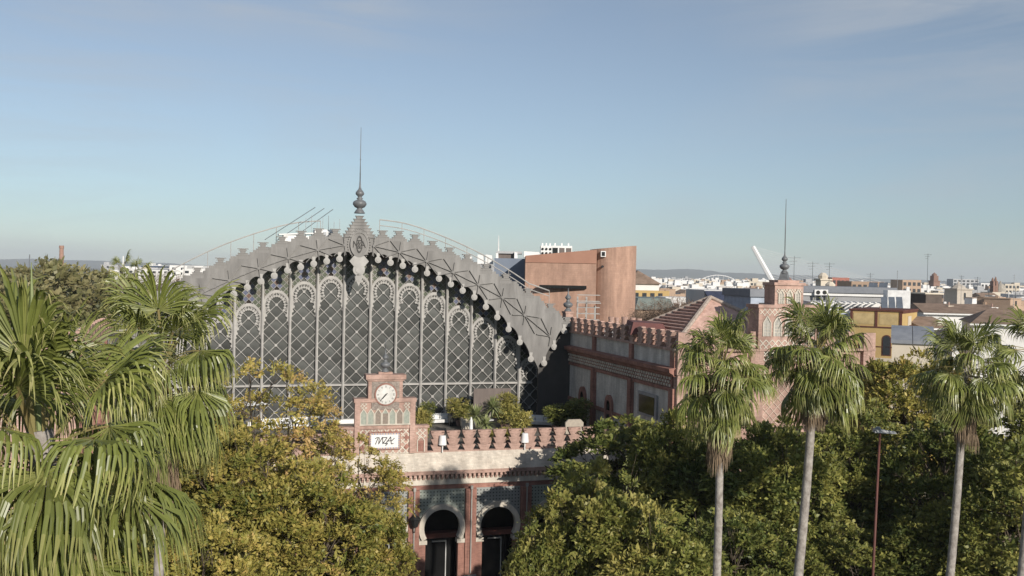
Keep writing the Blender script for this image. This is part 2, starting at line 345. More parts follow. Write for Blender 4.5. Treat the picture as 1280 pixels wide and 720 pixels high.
# medallion crest
b = MB(); P = [(-1.35, 25.4)]
z = 25.75; w = 1.3
steps = []
for i in range(7):
    steps.append((w, z)); z += .25; w -= .165
for w_, z_ in steps: b.prism([(-w_ + .12, z_ - .25), (w_ - .12, z_ - .25), (w_, z_), (-w_, z_)], GB - .1, GB + .22); b.box(-w_ - .04, w_ + .04, GB - .14, GB + .25, z_, z_ + .05)
b.build('crest', shed, shed_grey)
med = MB(); med.ring(0, 24.95, .0, .72, 0, 2 * pi, 24, GB - .13, GB - .1, ex=1.5); med.ring(0, 24.95, .66, .76, 0, 2 * pi, 28, GB - .2, GB - .1, ex=1.42)
for i in range(36): t = 2 * pi * i / 36; med.disc(.92 * cos(t), 24.95 + 1.28 * sin(t), .045, GB - .17, GB - .02, 6)
for x in (-1.2, 1.2):
    for k in range(3): med.bar(x, 23.95 + k * .65, x, 24.45 + k * .65, .05, GB - .1, GB)
mo = med.build('medallion', shed, shed_grey)
mg = MB()
def strokes(bm_, S, cx, cz, s, w, y0, y1, m=0):
    for ln in S:
        for (x0, z0), (x1, z1) in zip(ln, ln[1:]): bm_.bar(cx + x0 * s, cz + z0 * s, cx + x1 * s, cz + z1 * s, w, y0, y1, m)
MZA = [[(-1.0, -.55), (-.95, .5), (-.45, -.35), (-.1, .5), (.0, -.55)], [(-.45, .62), (.45, .62), (-.4, -.62), (.5, -.62)], [(.1, -.55), (.55, .5), (1.0, -.55)], [(.28, -.15), (.85, -.15)]]
strokes(mg, MZA, 0, 24.95, .5, .055, GB - .19, GB - .12)
mg.ring(0, 24.95, .2, .25, 0, 2 * pi, 16, GB - .2, GB - .125, ex=2.9)
mg.build('monogram', mo, shed_dark)
b = MB(); b.prism([(-.42, 24.0), (.42, 24.0), (.8, 23.55), (.42, 23.1), (-.42, 23.1), (-.8, 23.55)], GB - .18, GB - .02); b.disc(0, 22.85, .5, GB - .16, GB, 14); b.disc(0, 22.2, .3, GB - .16, GB, 12); b.prism([(-.25, 22), (.25, 22), (0, 21.5)], GB - .14, GB); b.disc(0, 22.85, .3, GB - .2, GB - .15, 12)
b.build('pendant', shed, lat_grey)
def finial(parent, a, b_, z, s=1., top=8., name='finial', m=None):
    k = MB(); k.lathe([(r * s, h * s) for r, h in [(.45, 0), (.42, .1), (.28, .3), (.2, .38), (.22, .42), (.42, .52), (.56, .72), (.57, .85), (.48, 1.0), (.28, 1.1), (.18, 1.14), (.26, 1.2), (.26, 1.26), (.15, 1.32), (.2, 1.42), (.34, 1.56), (.36, 1.68), (.28, 1.82), (.13, 2.0), (.08, 2.2), (.05, 2.7)]], (a, b_, z))
    k.tube([(a, b_, z + 2.6 * s), (a, b_, z + top * .6), (a, b_, z + top)], [.05 * s, .035, .018], 6)
    for h in (.45, .62): k.lathe([(.02, 0), (.07 * s, .05), (.02, .1)], (a, b_, z + top * h), 6)
    return k.build(name, parent, m or lead, smooth=True)
finial(shed, 0, GB + .1, 27.5, 1.0, 7.1)
# ---- glazed screen: mullions, transom, tracery, panes
AP = [22.45, 22.25, 21.75, 21.0, 19.87, 18.85, 17.25, 15.3]
bars = [A0 + BP * (k - .5) for k in range(-6, 8)]
def headin(x, z, ap, hw=1.02, hh=1.2):
    if abs(x) > hw: return False
    zc = ap - hh
    return z < zc or (x / hw) ** 2 + ((z - zc) / hh) ** 2 < 1
for a in bars:
    b = MB(); zt = interp(INN, a) + .45; b.box(a - .10, a + .10, GL - .38, GL, DECK + .35, zt); b.box(a - .045, a + .045, GL - .48, GL - .38, DECK + .35, zt)
    b.build('mullion', shed, lat_grey)
b = MB(); b.box(-16, 16, GL - .3, GL - .02, 13.0, 13.16); b.build('transom', shed, lat_grey)
b = MB(); b.box(-16, 16, GL - .45, GL, DECK, DECK + .35); b.build('plinth', shed, white)
tr = MB()
def oval(t, hw, hh): return hw * cos(t), hh * sin(t)
n = 22; t0, t1 = radians(-28), radians(208)
for i in range(n):
    a_, b_ = t0 + (t1 - t0) * i / n, t0 + (t1 - t0) * (i + 1) / n
    p = [oval(a_, .91, 1.06), oval(a_, 1.10, 1.30), oval(b_, 1.10, 1.30), oval(b_, .91, 1.06)]
    tr.prism(p, -.16, 0)
for i in range(15):
    t = t0 + (t1 - t0) * i / 14; x, z = oval(t, .93, 1.08); x2, z2 = oval(t, .68, .80)
    tr.bar(x, z, x2, z2, .07, -.13, -.02); tr.disc(x2, z2, .105, -.14, -.01, 8)
    if i < 14:
        tm = t0 + (t1 - t0) * (i + .5) / 14; x, z = oval(tm, .9, 1.05); x2, z2 = oval(tm, .83, .96); tr.bar(x, z, x2, z2, .05, -.12, -.02)
for sg in (-1, 1):
    tr.prism([(sg * .83, -.55), (sg * 1.1, -.55), (sg * 1.1, -1.75), (sg * 1.04, -1.9)][::sg], -.14, 0); tr.disc(sg * .86, -.82, .13, -.15, -.005, 8); tr.disc(sg * .93, -1.2, .11, -.15, -.005, 8); tr.disc(sg * .99, -1.55, .08, -.15, -.005, 8)
trm = tr.mesh('arch_tracery', lat_grey)
full = MB(); hx, hz = .53, .545
full.prism([(0, -hz), (hx, 0), (0, hz), (-hx, 0)], 0, .02); paneme = full.mesh('glass_pane', glass)
halfp = MB(); latt = MB(); small = MB(); cp = {}
for nm, mt in (('g', g_green), ('o', g_olive), ('b', g_blue), ('r', g_red)):
    q = MB(); q.prism([(0, -.25), (.255, 0), (0, .25), (-.255, 0)], 0, .02); cp[nm] = q.mesh('coloured_pane', mt)
npane = 0
for k in range(-7, 8):
    ca = A0 + BP * k; ap = AP[abs(k)]
    if k in (-7,): pass
    inst('arch_tracery', trm, shed, (ca, GL - .05, ap - 1.26))
    zt = ap - .02; zb = DECK + .35; PZ = 1.12
    z0 = 13.08 - 4 * PZ
    j = 0
    z = z0
    ins = lambda x, zz: headin(x, zz, ap) and zz > zb
    while z < zt + 1.2:
        for sx in (-1, 1):
            # both families of lines through the nodes on the bay's axis
            for s in clipseg(0, z, sx * 1.02, z + PZ * 1.02 / 1.11, ins): latt.bar(ca + s[0], s[1], ca + s[2], s[3], .045, GL - .14, GL - .03)
            for s in clipseg(0, z, sx * 1.02, z - PZ * 1.02 / 1.11, ins): latt.bar(ca + s[0], s[1], ca + s[2], s[3], .045, GL - .145, GL - .035)
        if ins(0, z): latt.disc(ca, z, .115, GL - .19, GL - .02, 8)
        for sx in (-1, 1):
            if ins(sx * .55, z + PZ / 2): latt.disc(ca + sx * .555, z + PZ / 2, .05, GL - .17, GL - .02, 6)
        for (dx, dz) in ((0, PZ / 2), (-.555, 0), (.555, 0)):
            cz = z + dz
            if headin(dx * .9, cz, ap, 1.1, 1.25) and cz > zb - .1 and cz < ap:
                if npane < 290 and cz + .4 < ap and cz - .5 > zb: inst('glass_pane', paneme, shed, (ca + dx, GL, cz), (radians(random.uniform(-.8, .8)), 0, radians(random.uniform(-.8, .8)))); npane += 1
                else: halfp.prism([(ca + dx, cz - hz), (ca + dx + hx, cz), (ca + dx, cz + hz), (ca + dx - hx, cz)], GL, GL + .02)
        for sx in (-1, 1):
            cz = z + PZ / 2
            if zb < cz < ap - .9: halfp.prism([(ca + sx * 1.09, cz - hz), (ca + sx * 1.09, cz + hz), (ca + sx * .58, cz)][::sx], GL, GL + .02)
        z += PZ
    # coloured spandrel above the head
    p = .52
    in2 = lambda x, zz: abs(x) < 1.08 and zz < interp(INN, ca + x) + .45 and not headin(x, zz, ap, 1.12, 1.3)
    for q_ in range(-8, 9):
        for sg in (-1, 1):
            for s in clipseg(-sg * 1.08, ap + .12 + p / 2 + q_ * p - 1.08, sg * 1.08, ap + .12 + p / 2 + q_ * p + 1.08, in2): latt.bar(ca + s[0], s[1], ca + s[2], s[3], .035, GL - .10, GL - .04)
    for jz in range(-3, 9):
        for ix in range(-2, 3):
            for ox, oz in ((0, 0), (.5, .5)):
                xx = (ix + ox) * p; zz = ap + .12 + (jz + oz) * p
                if abs(xx) > 1.06: continue
                if zz > interp(INN, ca + xx) + .45: continue
                if headin(xx, zz, ap + .12, 1.2, 1.4) and abs(xx) < 1.2: continue
                m_ = abs(round(xx / p * 2)); row = round((zz - ap - .12) / p * 2)
                c_ = 'r' if (m_ == 0 and row % 4 == 2) else 'b' if (m_ <= 1 and row < 6) else 'g' if m_ <= 2 or (row + m_) % 3 else 'o'
                if m_ >= 4: c_ = 'o'
                inst('coloured_pane', cp[c_], shed, (ca + xx, GL - .02, zz))
                latt.disc(ca + xx, zz + .26, .06, GL - .1, GL - .02, 6); latt.disc(ca + xx + .26, zz, .05, GL - .1, GL - .02, 6)
halfp.build('edge_panes', shed, glass, kind='stuff')
latt.build('lattice', shed, lat_grey, kind='stuff')
# dark backing behind the glazing, vault, end wall
v = MB(); nA = 40; sec = []
for i in range(nA + 1):
    a = -18.6 + 37.2 * i / nA; sec.append((a, interp(OUT, a) - 1.15))
v.prism([(-18.6, 0)] + sec + [(18.6, 0)], 70, 70.3)
for (a0_, z0_), (a1_, z1_) in zip(sec, sec[1:]): v.prism([(a0_, z0_ - .25), (a1_, z1_ - .25), (a1_, z1_), (a0_, z0_)], GB + .3, 70)
v.box(-18.6, -18.3, GB + .65, 70, 0, 18.1); v.box(18.3, 18.6, GB + .65, 70, 0, 18.1)
v.build('roof', shed, lead)
for sg in (-1, 1):
    pw = MB(); pw.prism([(sg * 15.95, DECK - .3), (sg * 19.0, DECK - .3), (sg * 19.0, 18.5), (sg * 18.6, 18.2), (sg * 15.95, 14.9)][::sg], GB + .42, GB + .62)
    for i in range(3): inst('pendant', pme, shed, (sg * (16.34 + .9 * i), GB - .06, 15.14 + 1.57 * .9 * i))
    pw.build('foot_wall', shed, mat('dark_slate_wall', (.07, .065, .06), (.05, .047, .045), rough=.8, scale=.8))
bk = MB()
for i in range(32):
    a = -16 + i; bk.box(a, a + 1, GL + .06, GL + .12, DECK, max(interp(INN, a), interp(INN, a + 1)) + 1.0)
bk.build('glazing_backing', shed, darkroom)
# roof maintenance hoops with posts
for sg, off_b in ((-1, 22), (1, 16)):
    b = MB(); pts = []
    for i in range(25):
        a = sg * (2.2 + 15.6 * i / 24); zz = interp(OUT, a) - 1.15 + (2.1 if sg > 0 else 2.1)
        if i > 19 and sg > 0: pass
        pts.append((a, off_b, zz))
    sm = []
    for i in range(len(pts)):
        zs = [pts[j][2] for j in range(max(0, i - 3), min(len(pts), i + 4))]; sm.append((pts[i][0], off_b, sum(zs) / len(zs)))
    b.tube(sm, .06, 6)
    if sg > 0: b.tube([(p[0], p[1] - .0, p[2] - .5) for p in sm], .045, 6)
    for p in sm[::3]: b.tube([(p[0], p[1], p[2]), (p[0], p[1], interp(OUT, p[0]) - 1.2)], .03, 5)
    b.build('roof_rail', shed, lat_grey)
b = MB()
for i in range(3): b.tube([(-7.2 + 1.1 * i, 20 + i, 25.3), (-1.7 + .9 * i - 1.2, 20 + i, 28.3 - .0 * i)], .03, 5)
for i in range(7): b.tube([(-3.6 + .5 * i, 21, 25), (-3.6 + .5 * i, 21, 27.4 + .3 * sin(i * 2.1))], .022, 5)
b.build('mast_frame', shed, metal_grey)
b = MB(); b.box(-2.9, -1.0, 20, 21.6, 25.1, 26.35); b.box(-5.6, -3.2, 20, 21.6, 25.0, 25.75, 0); b.prism([(-6.0, 25.75), (-3.0, 25.95), (-3.0, 26.05), (-6.0, 25.85)], 19.9, 21.7)
for i in range(4): b.box(-2.6 + .42 * i, -2.3 + .42 * i, 19.96, 20, 25.4, 26.15, 1)
b.build('roof_plant_unit', shed, [white, metal_grey])

# ================================================================== FRONT RANGE with clock gable
fr = sthing('front_range', 'low pink brick front range with horseshoe arches and a stepped clock gable', 'building', 0, 0)
FP = 4.19; FC = .26; NB = range(-4, 5)
ROOF_T = 7.52
def arcwall(bm_, x0, x1, zt, cx, cz, r, y0, y1, m=0, n=26, zb=0):
    xs_ = sorted(set([x0, x1] + [cx - r + 2 * r * i / n for i in range(n + 1)]))
    for a, b in zip(xs_, xs_[1:]):
        if b <= x0 or a >= x1: continue
        if abs((a + b) / 2 - cx) < r: za = cz + sqrt(max(0, r * r - (a - cx) ** 2)); zb_ = cz + sqrt(max(0, r * r - (b - cx) ** 2))
        else: za = zb_ = zb
        bm_.prism([(a, za), (b, zb_), (b, zt), (a, zt)], y0, y1, m)
pil = MB(); pil.box(-.40, .40, -.22, .35, .95, 7.2); pil.box(-.46, .46, -.28, .35, 0.02, .95, 1); pil.box(-.2, .2, -.245, -.22, 1.3, 7.0, 0)
pilme = pil.mesh('pilaster', [red_brick, stone])
aring = MB(); aring.ring(0, 0, 1.32, 1.70, radians(-32), radians(212), 26, -.16, .32)
for sg in (-1, 1): aring.box(*sorted((sg * 1.10, sg * 1.68)), -.2, .34, -1.14, -.86, 0); aring.box(*sorted((sg * 1.2, sg * 1.68)), -.1, .33, -4.4, -1.14, 1)
arme = aring.mesh('horseshoe_arch', [cream, red_brick])
def tile_me():
    b = MB(); 
    for i in range(14):
        for j in range(7):
            x, z = -1.56 + i * .24, 7.02 - j * .24
            if x * x + (z - 4.45) ** 2 > 1.82 ** 2: b.disc(x, z - 4.45, .05, -.012, 0, 5)
    return b.mesh('tile_dots', black)
tdm = tile_me()
dp = MB(); dp.tube([(0, 0, 7.3), (0, 0, 1.1)], .05, 6); dp.box(-.09, .09, -.06, .06, 7.2, 7.45)
dpm = dp.mesh('downpipe', mat('pipe_grey', (.38, .36, .33), rough=.6))
for k in range(-5, 5): pa = FC + FP * (k + .5); inst('pilaster', pilme, fr, (pa, 0, 0)); inst('downpipe', dpm, fr, (pa, -.34, 0))
for k in NB:
    c = FC + FP * k
    w = MB(); arcwall(w, c - 1.70, c + 1.70, 7.2, c, 4.45, 1.55, .06, .30)
    w.build('spandrel_panel', fr, green_tile if k % 2 else mat('pale_tile', (.30, .305, .29), (.24, .25, .23), rough=.7, scale=2))
    inst('horseshoe_arch', arme, fr, (c, 0, 4.45)); 
    if -1 <= k <= 3: inst('tile_dots', tdm, fr, (c, .06, 4.45))['kind'] = 'stuff'
    d = MB(); d.box(c - 1.1, c - .5, .9, .98, .05, 3.4, 0)
    for x in (c - .62, c + .52): d.box(x, x + .07, .95, 1.03, .05, 3.15, 1)
    d.box(c - .62, c + .59, .95, 1.03, 3.15, 3.25, 1); d.box(c - .55, c + .52, .97, 1.0, .15, 3.1, 2); d.box(c - 1.3, c + 1.3, 1.1, 1.14, .05, 3.5, 2)
    d.build('door', fr, [glass_dark, mat('pale_steel', (.5, .5, .48), rough=.4), glass_dark])
    d = MB(); d.box(c - 1.4, c + 1.4, .5, 1.3, 3.55, 3.9); d.build('fascia', fr, maroon)
b = MB(); b.box(-18.79, 18.79, 2.6, GL + .3, .02, 9.5); b.box(-18.79, 18.79, .36, 2.6, 7.3, 9.5); b.build('inner_walls', fr, darkroom)
b = MB(); b.box(-18.79, 18.79, .05, .36, 7.2, 7.55); b.build('red_band', fr, red_brick)
b = MB(); b.box(-18.79, 18.79, -.05, .36, 7.55, 7.95); b.build('pale_band', fr, cream)
b = MB(); b.box(-18.79, 18.79, -.02, .36, 7.95, 8.36); b.build('corbel_course', fr, cream)
cb = MB(); cb.prismx([(-.36, .40), (-.02, .40), (-.02, 0), (-.14, 0), (-.2, .16), (-.36, .2)], -.085, .085); cbm = cb.mesh('corbel', pink)
i = 0; a = -18.4
while a < 18.5:
    inst('corbel', cbm, fr, (a, 0, 7.95)); a += .335
b = MB(); b.box(-18.79, 18.79, -.42, .36, 8.36, 8.62); b.box(-18.79, 18.79, -.46, .36, 8.56, 8.60); b.build('cornice', fr, pink)
b = MB(); b.prismx([(-.40, 8.62), (.35, 8.62), (.35, 9.86), (.12, 9.86)], -18.79, 18.79); b.build('sloped_ledge', fr, ledge)
b = MB(); b.box(-18.79, 18.79, .36, GL + .1, 9.5, DECK); b.build('terrace_floor', fr, deck_m)
mer = MB()
for i in range(3): mer.prism([(-.30, i * .44), (.30, i * .44), (.50, i * .44 + .40), (-.50, i * .44 + .40)], 0, .34); mer.box(-.30, .30, .01, .33, i * .44 + .40, i * .44 + .44)
mer.box(-.5, .5, .01, .33, 1.32, 1.42)
merme = mer.mesh('merlon', pink)
a = 4.05
b = MB(); b.box(-18.79, 18.79, .12, .45, 9.86, 9.96); b.build('parapet_base', fr, pink)
while a < 18.4:
    inst('merlon', merme, fr, (a, .12, 9.96)); inst('merlon', merme, fr, (2 * FC - a, .12, 9.96)); a += 1.165
# ---- clock gable
cg = MB(); CA = .2; y0, y1 = .0, .62
cg.box(CA - 3.1, CA + 3.1, y0 + .1, y1, 9.86, 11.66); cg.box(CA - 3.2, CA + 3.2, y0, y1 + .05, 11.66, 11.84)
cg.box(CA - 2.1, CA + 2.1, y0 + .02, y1, 11.84, 13.55); cg.box(CA - 2.22, CA + 2.22, y0 - .1, y1 + .08, 13.55, 13.82)
cg.box(CA - 1.22, CA + 1.22, y0 - .02, y1 - .02, 13.82, 15.05); cg.box(CA - 1.3, CA + 1.3, y0 - .1, y1 + .1, 15.05, 15.16); cg.box(CA - 1.42, CA + 1.42, y0 - .2, y1 + .2, 15.16, 15.5)
cg.box(CA - .5, CA + .5, y0 + .1, y1 - .1, 15.5, 15.66)
for x in (-2.1, 2.0 - .18): cg.box(CA + x - .05, CA + x + .33, y0 - .08, y0 + .1, 9.9, 13.55)
cgo = cg.build('clock_gable', fr, pink)
sub = MB()
for x in range(7):
    cx = CA - 1.53 + x * .51; sub.box(cx - .19, cx + .19, y0 - .03, y0 + .02, 12.0, 12.75, 1 + (x % 3 == 2) + (x == 3)); sub.prism([(cx - .19, 12.75), (cx + .19, 12.75), (cx, 13.05)], y0 - .03, y0 + .02, 1 + (x % 3 == 2))
    for sg in (-1, 1): sub.box(cx + sg * .22 - .03, cx + sg * .22 + .03, y0 - .07, y0 + .02, 12.0, 12.75, 0); sub.bar(cx + sg * .23, 12.74, cx, 13.1, .06, y0 - .075, y0 + .02, 0)
sub.box(CA - 1.8, CA + 1.8, y0 - .09, y0 + .03, 11.93, 12.01, 0)
sub.build('lancet_panels', cgo, [cream, mat('sage_tile', (.34, .36, .30), (.26, .28, .24), scale=6), mat('dun_tile', (.27, .22, .18), (.2, .17, .14), scale=8), mat('dark_tile', (.18, .13, .12), (.1, .08, .08), scale=8)])
sub = MB()
def strap(bm_, x0, x1, z0, z1, p, w, ya, yb, hole=None):
    ins_ = lambda x, z: x0 <= x <= x1 and z0 <= z <= z1 and not (hole and hole[0] < x < hole[1] and hole[2] < z < hole[3])
    H_ = z1 - z0; n_ = int((x1 - x0 + H_) / p) + 2
    for i in range(-1, n_):
        for s in clipseg(x0 - H_ + i * p, z0, x0 + i * p, z1, ins_): bm_.bar(*s, w, ya, yb)
        for s in clipseg(x0 - H_ + i * p, z1, x0 + i * p, z0, ins_): bm_.bar(*s, w, ya + .005, yb)
strap(sub, CA - 2.0, CA + 2.0, 9.9, 11.6, .46, .08, y0 + .05, y0 + .11, (CA - 1.15, CA + 1.15, 10.15, 11.45))
for sg in (-1, 1): strap(sub, *sorted((CA + sg * 2.25, CA + sg * 3.0)), 10.95, 11.6, .4, .06, y0 + .05, y0 + .11); strap(sub, *sorted((CA + sg * 1.3, CA + sg * 1.78)), 13.08, 13.5, .25, .05, y0 - .03, y0 + .03)
for xx in (-2.2, 3.0 - .9): 
    pass
for sg in (-1, 1):
    c = CA + sg * 2.62; sub.box(c - .28, c - .22, y0 + .04, y0 + .11, 9.95, 10.8); sub.box(c + .22, c + .28, y0 + .04, y0 + .11, 9.95, 10.8); sub.bar(c - .25, 10.78, c, 11.05, .06, y0 + .04, y0 + .11); sub.bar(c + .25, 10.78, c, 11.05, .06, y0 + .045, y0 + .11)
sub.box(CA - 2.0, CA + 2.0, y0 + .04, y0 + .11, 9.87, 9.93)
sub.build('cream_strapwork', cgo, cream, kind='stuff')
sub = MB()
for i in range(9): cx = CA - 1.6 + .4 * i; sub.prism([(cx - .16, 11.2 + .16), (cx + .16, 11.36), (cx, 11.56)], y0 + .06, y0 + .115)
for sg in (-1, 1):
    for z_ in (10.35, 11.0): c = CA + sg * 1.57; sub.prism([(c, z_ - .22), (c + .2, z_), (c, z_ + .22), (c - .2, z_)], y0 + .03, y0 + .11)
    c = CA + sg * 2.62; sub.box(c - .2, c + .2, y0 + .06, y0 + .11, 9.98, 10.72)
sub.build('brick_lozenges', cgo, red_brick, kind='stuff')
ck = MB(); ZC = 14.1
ck.box(CA - .98, CA + .98, y0 - .05, y0, 13.02, 15.0, 4); ck.disc(CA, ZC, .80, y0 - .12, y0 - .04, 32, 3); ck.disc(CA, ZC, .70, y0 - .14, y0 - .11, 32, 0)
for i in range(12):
    t = pi / 2 - i * pi / 6; x, z = CA + .56 * cos(t), ZC + .56 * sin(t)
    tx, tz = cos(t), sin(t); nb = [2, 1, 2, 3, 2, 1, 2, 3, 3, 2, 1, 2][i]
    for j in range(nb):
        o_ = (j - (nb - 1) / 2) * .055; ck.bar(x - tx * .065 - tz * o_, z - tz * .065 + tx * o_, x + tx * .065 - tz * o_ * 1.3, z + tz * .065 + tx * o_ * 1.3, .022, y0 - .15, y0 - .139, 1)
for i in range(60): t = i * pi / 30; ck.bar(CA + .655 * cos(t), ZC + .655 * sin(t), CA + .68 * cos(t), ZC + .68 * sin(t), .01, y0 - .147, y0 - .139, 1)
cko = ck.build('clock_face', cgo, [mat('dial_enamel', (.66, .65, .61), (.54, .53, .49), rough=.45, scale=3, grime=.15), black, metal_grey, red_brick, mat('grey_carving', (.33, .28, .24), (.18, .15, .13), rough=.9, scale=9, bump=1.0)])
# hands: a sub-part beside the face
hd = MB(); hd.bar(CA, ZC, CA - .42, ZC - .44, .05, y0 - .19, y0 - .17); hd.bar(CA + .1, ZC + .1, CA, ZC, .05, y0 - .19, y0 - .17); hd.bar(CA, ZC, CA - .24, ZC - .27, .085, y0 - .17, y0 - .152); hd.disc(CA, ZC, .05, y0 - .2, y0 - .15, 10)
hd.build('clock_hands', cgo, black)
sg_ = MB(); z0_, z1_ = 10.25, 11.35; xa, xb = CA - 1.05, CA + 1.05
sg_.box(xa - .06, xb + .06, y0 - .03, y0 + .08, z0_ - .06, z1_ + .06, 2); sg_.box(xa, xb, y0 - .05, y0 - .03, z0_, z1_, 0)
bw = .09; nx_ = 22; nz_ = 11
for i in range(nx_):
    x = xa + (xb - xa) * (i + .5) / nx_
    for zz in (z0_ + .05, z1_ - .05): sg_.box(x - .035, x + .035, y0 - .056, y0 - .049, zz - .04, zz + .04, 1 if i % 2 else 3)
for i in range(nz_):
    z_ = z0_ + .1 + (z1_ - z0_ - .2) * (i + .5) / nz_
    for xx in (xa + .05, xb - .05): sg_.box(xx - .035, xx + .035, y0 - .056, y0 - .049, z_ - .035, z_ + .035, 1 if i % 2 else 3)
SC = [[(-1.45, -.5), (-1.0, .55), (-.85, .5), (-.95, -.5)], [(-.95, -.45), (-.35, .6), (-.3, -.5)], [(-1.5, .35), (-1.1, .6)], [(-.4, .5), (.35, .5), (-.25, -.35), (.45, -.4), (.1, -.75)], [(.1, -.5), (.9, .6), (1.0, -.5), (1.35, -.45)], [(.3, -.05), (1.1, .0), (1.5, .4)]]
strokes(sg_, SC, CA, (z0_ + z1_) / 2 + .02, .46, .055, y0 - .06, y0 - .049, 4)
sg_.build('tile_sign', cgo, [white, mat('blue_tile', (.06, .07, .22), rough=.4), red_brick, mat('ochre_tile', (.5, .3, .15)), black])
finial(cgo, CA, .3, 15.66, .62, 2.4)
# wall lantern on the pilaster
ln = sthing('wall_lantern', 'black iron wall lantern on the pilaster left of the clear horseshoe arch', 'lantern', FC + FP * .5, -.75, 4.75)
b = MB(); a = FC + FP * .5; b.lathe([(.12, 0), (.2, .05), (.34, .55), (.4, .6), (.1, .85), (.03, 1.0)], (a, -.75, 4.75), 6); b.build('lamp_body', ln, black)
b = MB(); b.tube([(a, -.24, 4.3), (a, -.6, 4.35), (a, -.75, 4.76)], .03, 6); b.build('bracket', ln, black)

# ================================================================== SIDE WINGS
def wing(sg, label):
    """sg=+1: the wing right of the forecourt, -1: its mirror on the left"""
    t = sthing('side_wing', label, 'building', sg * 18.8, -7.7)
    X = lambda a: sg * a
    def bx(m_, a0, a1, *r, m=0): lo, hi = sorted((X(a0), X(a1))); m_.box(lo, hi, *r, m)
    W0, W1, B0, B1, ZT = 18.8, 34.7, -7.7, 17.5, 16.0
    b = MB(); bx(b, W0 + .12, W1, B0 + .12, B1, .02, 17.7); b.build('core_walls', t, white_brick)
    # inner long wall: frames, pilasters, cornice
    for bb, w_ in ((-7.35, .35), (-.24, .3), (7.32, .3), (14.6, .35)):
        p = MB(); bx(p, W0 - .14, W0 + .3, bb - w_, bb + w_, .02, 15.1); bx(p, W0 - .06, W0 + .3, bb - w_ - .0, bb + w_, 16.55, 17.7); p.build('pilaster', t, red_brick)
    p = MB()
    for b0, b1 in ((-7.0, -.54), (.06, 7.02), (7.62, 14.25)):
        bx(p, W0 - .0, W0 + .2, b0, b1, 14.85, 15.1); bx(p, W0 - .02, W0 + .2, b0, b1, 11.75, 12.05); bx(p, W0 - .0, W0 + .2, b0, b0 + .14, .02, 14.85); bx(p, W0 - .0, W0 + .2, b1 - .14, b1, .02, 14.85)
    p.build('brick_frames', t, red_brick)
    p = MB(); bx(p, W0 + .0, W0 + .2, B0 + .4, 14.3, 15.15, 15.95); p.build('frieze', t, red_brick)
    fz = MB(); bb = -7.1; fzm = MB(); fzm.box(-.05, .05, -.06, .06, 0, .14)
    fm = fzm.mesh('frieze_brick', cream)
    while bb < 14.2:
        for r_ in range(3): fz.box(X(W0) - .07, X(W0) + .05, bb + .2 * (r_ % 2), bb + .2 * (r_ % 2) + .2, 15.2 + .24 * r_, 15.2 + .24 * r_ + .17)
        bb += .42
    fz.build('frieze_bricks', t, cream, kind='stuff')
    p = MB(); P = [(W0 + .3, 15.95), (W0 - .12, 15.95), (W0 - .2, 16.1), (W0 - .45, 16.22), (W0 - .5, 16.5), (W0 + .3, 16.58)]
    P = [(X(a_), z_) for a_, z_ in P]; p.prism(P, B0 - .1, 14.9); p.build('cornice', t, red_brick)
    p = MB(); bx(p, W0 - .04, W0 + .35, B0, 14.9, 17.68, 17.86); p.build('coping', t, pink)
    # stepped merlons of the long wall
    wm = MB()
    for i in range(3): wm.prismx([(-.26, i * .40), (.26, i * .40), (.56, i * .40 + .34), (-.56, i * .40 + .34)], 0, .34); wm.box(.01, .33, -.26, .26, i * .40 + .34, i * .40 + .40)
    wmm = wm.mesh('merlon', pink)
    bb = -6.6
    while bb < 14.2: inst('merlon', wmm, t, (X(W0) - (.34 if sg < 0 else 0), bb, 17.86)); bb += 1.6
    # arched windows
    for bc in (3.9, 9.75):
        p = MB(); zc = 12.35
        for i in range(14):
            t0_, t1_ = pi * i / 14, pi * (i + 1) / 14; ri, ro = .42, .75
            p.prismx([(bc + ri * cos(t0_), zc + 1.25 * ri * sin(t0_)), (bc + ro * cos(t0_), zc + 1.25 * ro * sin(t0_)), (bc + ro * cos(t1_), zc + 1.25 * ro * sin(t1_)), (bc + ri * cos(t1_), zc + 1.25 * ri * sin(t1_))], *sorted((X(W0 - .08), X(W0 + .2))))
        bx(p, W0 - .08, W0 + .2, bc - .75, bc - .42, 8.5, zc); bx(p, W0 - .08, W0 + .2, bc + .42, bc + .75, 8.5, zc)
        wf = p.build('window', t, red_brick)
        p = MB(); p.prismx([(bc - .44, 8.5), (bc + .44, 8.5), (bc + .44, zc)] + [(bc + .44 * cos(pi * i / 8), zc + .55 * sin(pi * i / 8)) for i in range(1, 8)] + [(bc - .44, zc)], *sorted((X(W0 + .0), X(W0 + .1))))
        p.build('pane', wf, glass_dark)
    p = MB(); bx(p, W0 - .03, W0 + .1, -4.9, -1.7, 12.6, 14.3); wf = p.build('window', t, stone)
    p = MB(); bx(p, W0 - .06, W0 - .03, -4.6, -2.0, 12.8, 14.1); p.build('pane', wf, glass_dark)
    # front wall, pink, facing the plaza
    p = MB(); bx(p, W0, W1, B0, B0 + .15, .02, 17.7); p.build('front_wall', t, pink)
    for ac in (19.35, 25.0, 29.0, 34.2):
        p = MB(); bx(p, ac - .5, ac + .5, B0 - .3, B0, .02, 19.0 if ac in (19.35, 34.2) else 17.7); p.build('buttress', t, pink)
    p = MB(); bx(p, W0 - .05, W1 + .05, B0 - .42, B0 + .02, 16.1, 16.5); bx(p, W0 + .2, W1, B0 - .36, B0 + .01, 17.7, 17.86); p.build('front_cornice', t, pink)
    for ac in np.arange(20.6, 33.6, 1.5):
        inst('front_merlon', merme, t, (X(float(ac)), B0, 17.86), sc=(1, 1, .85))
    CA2 = X(27.45); y0 = B0 - .25; p = MB()
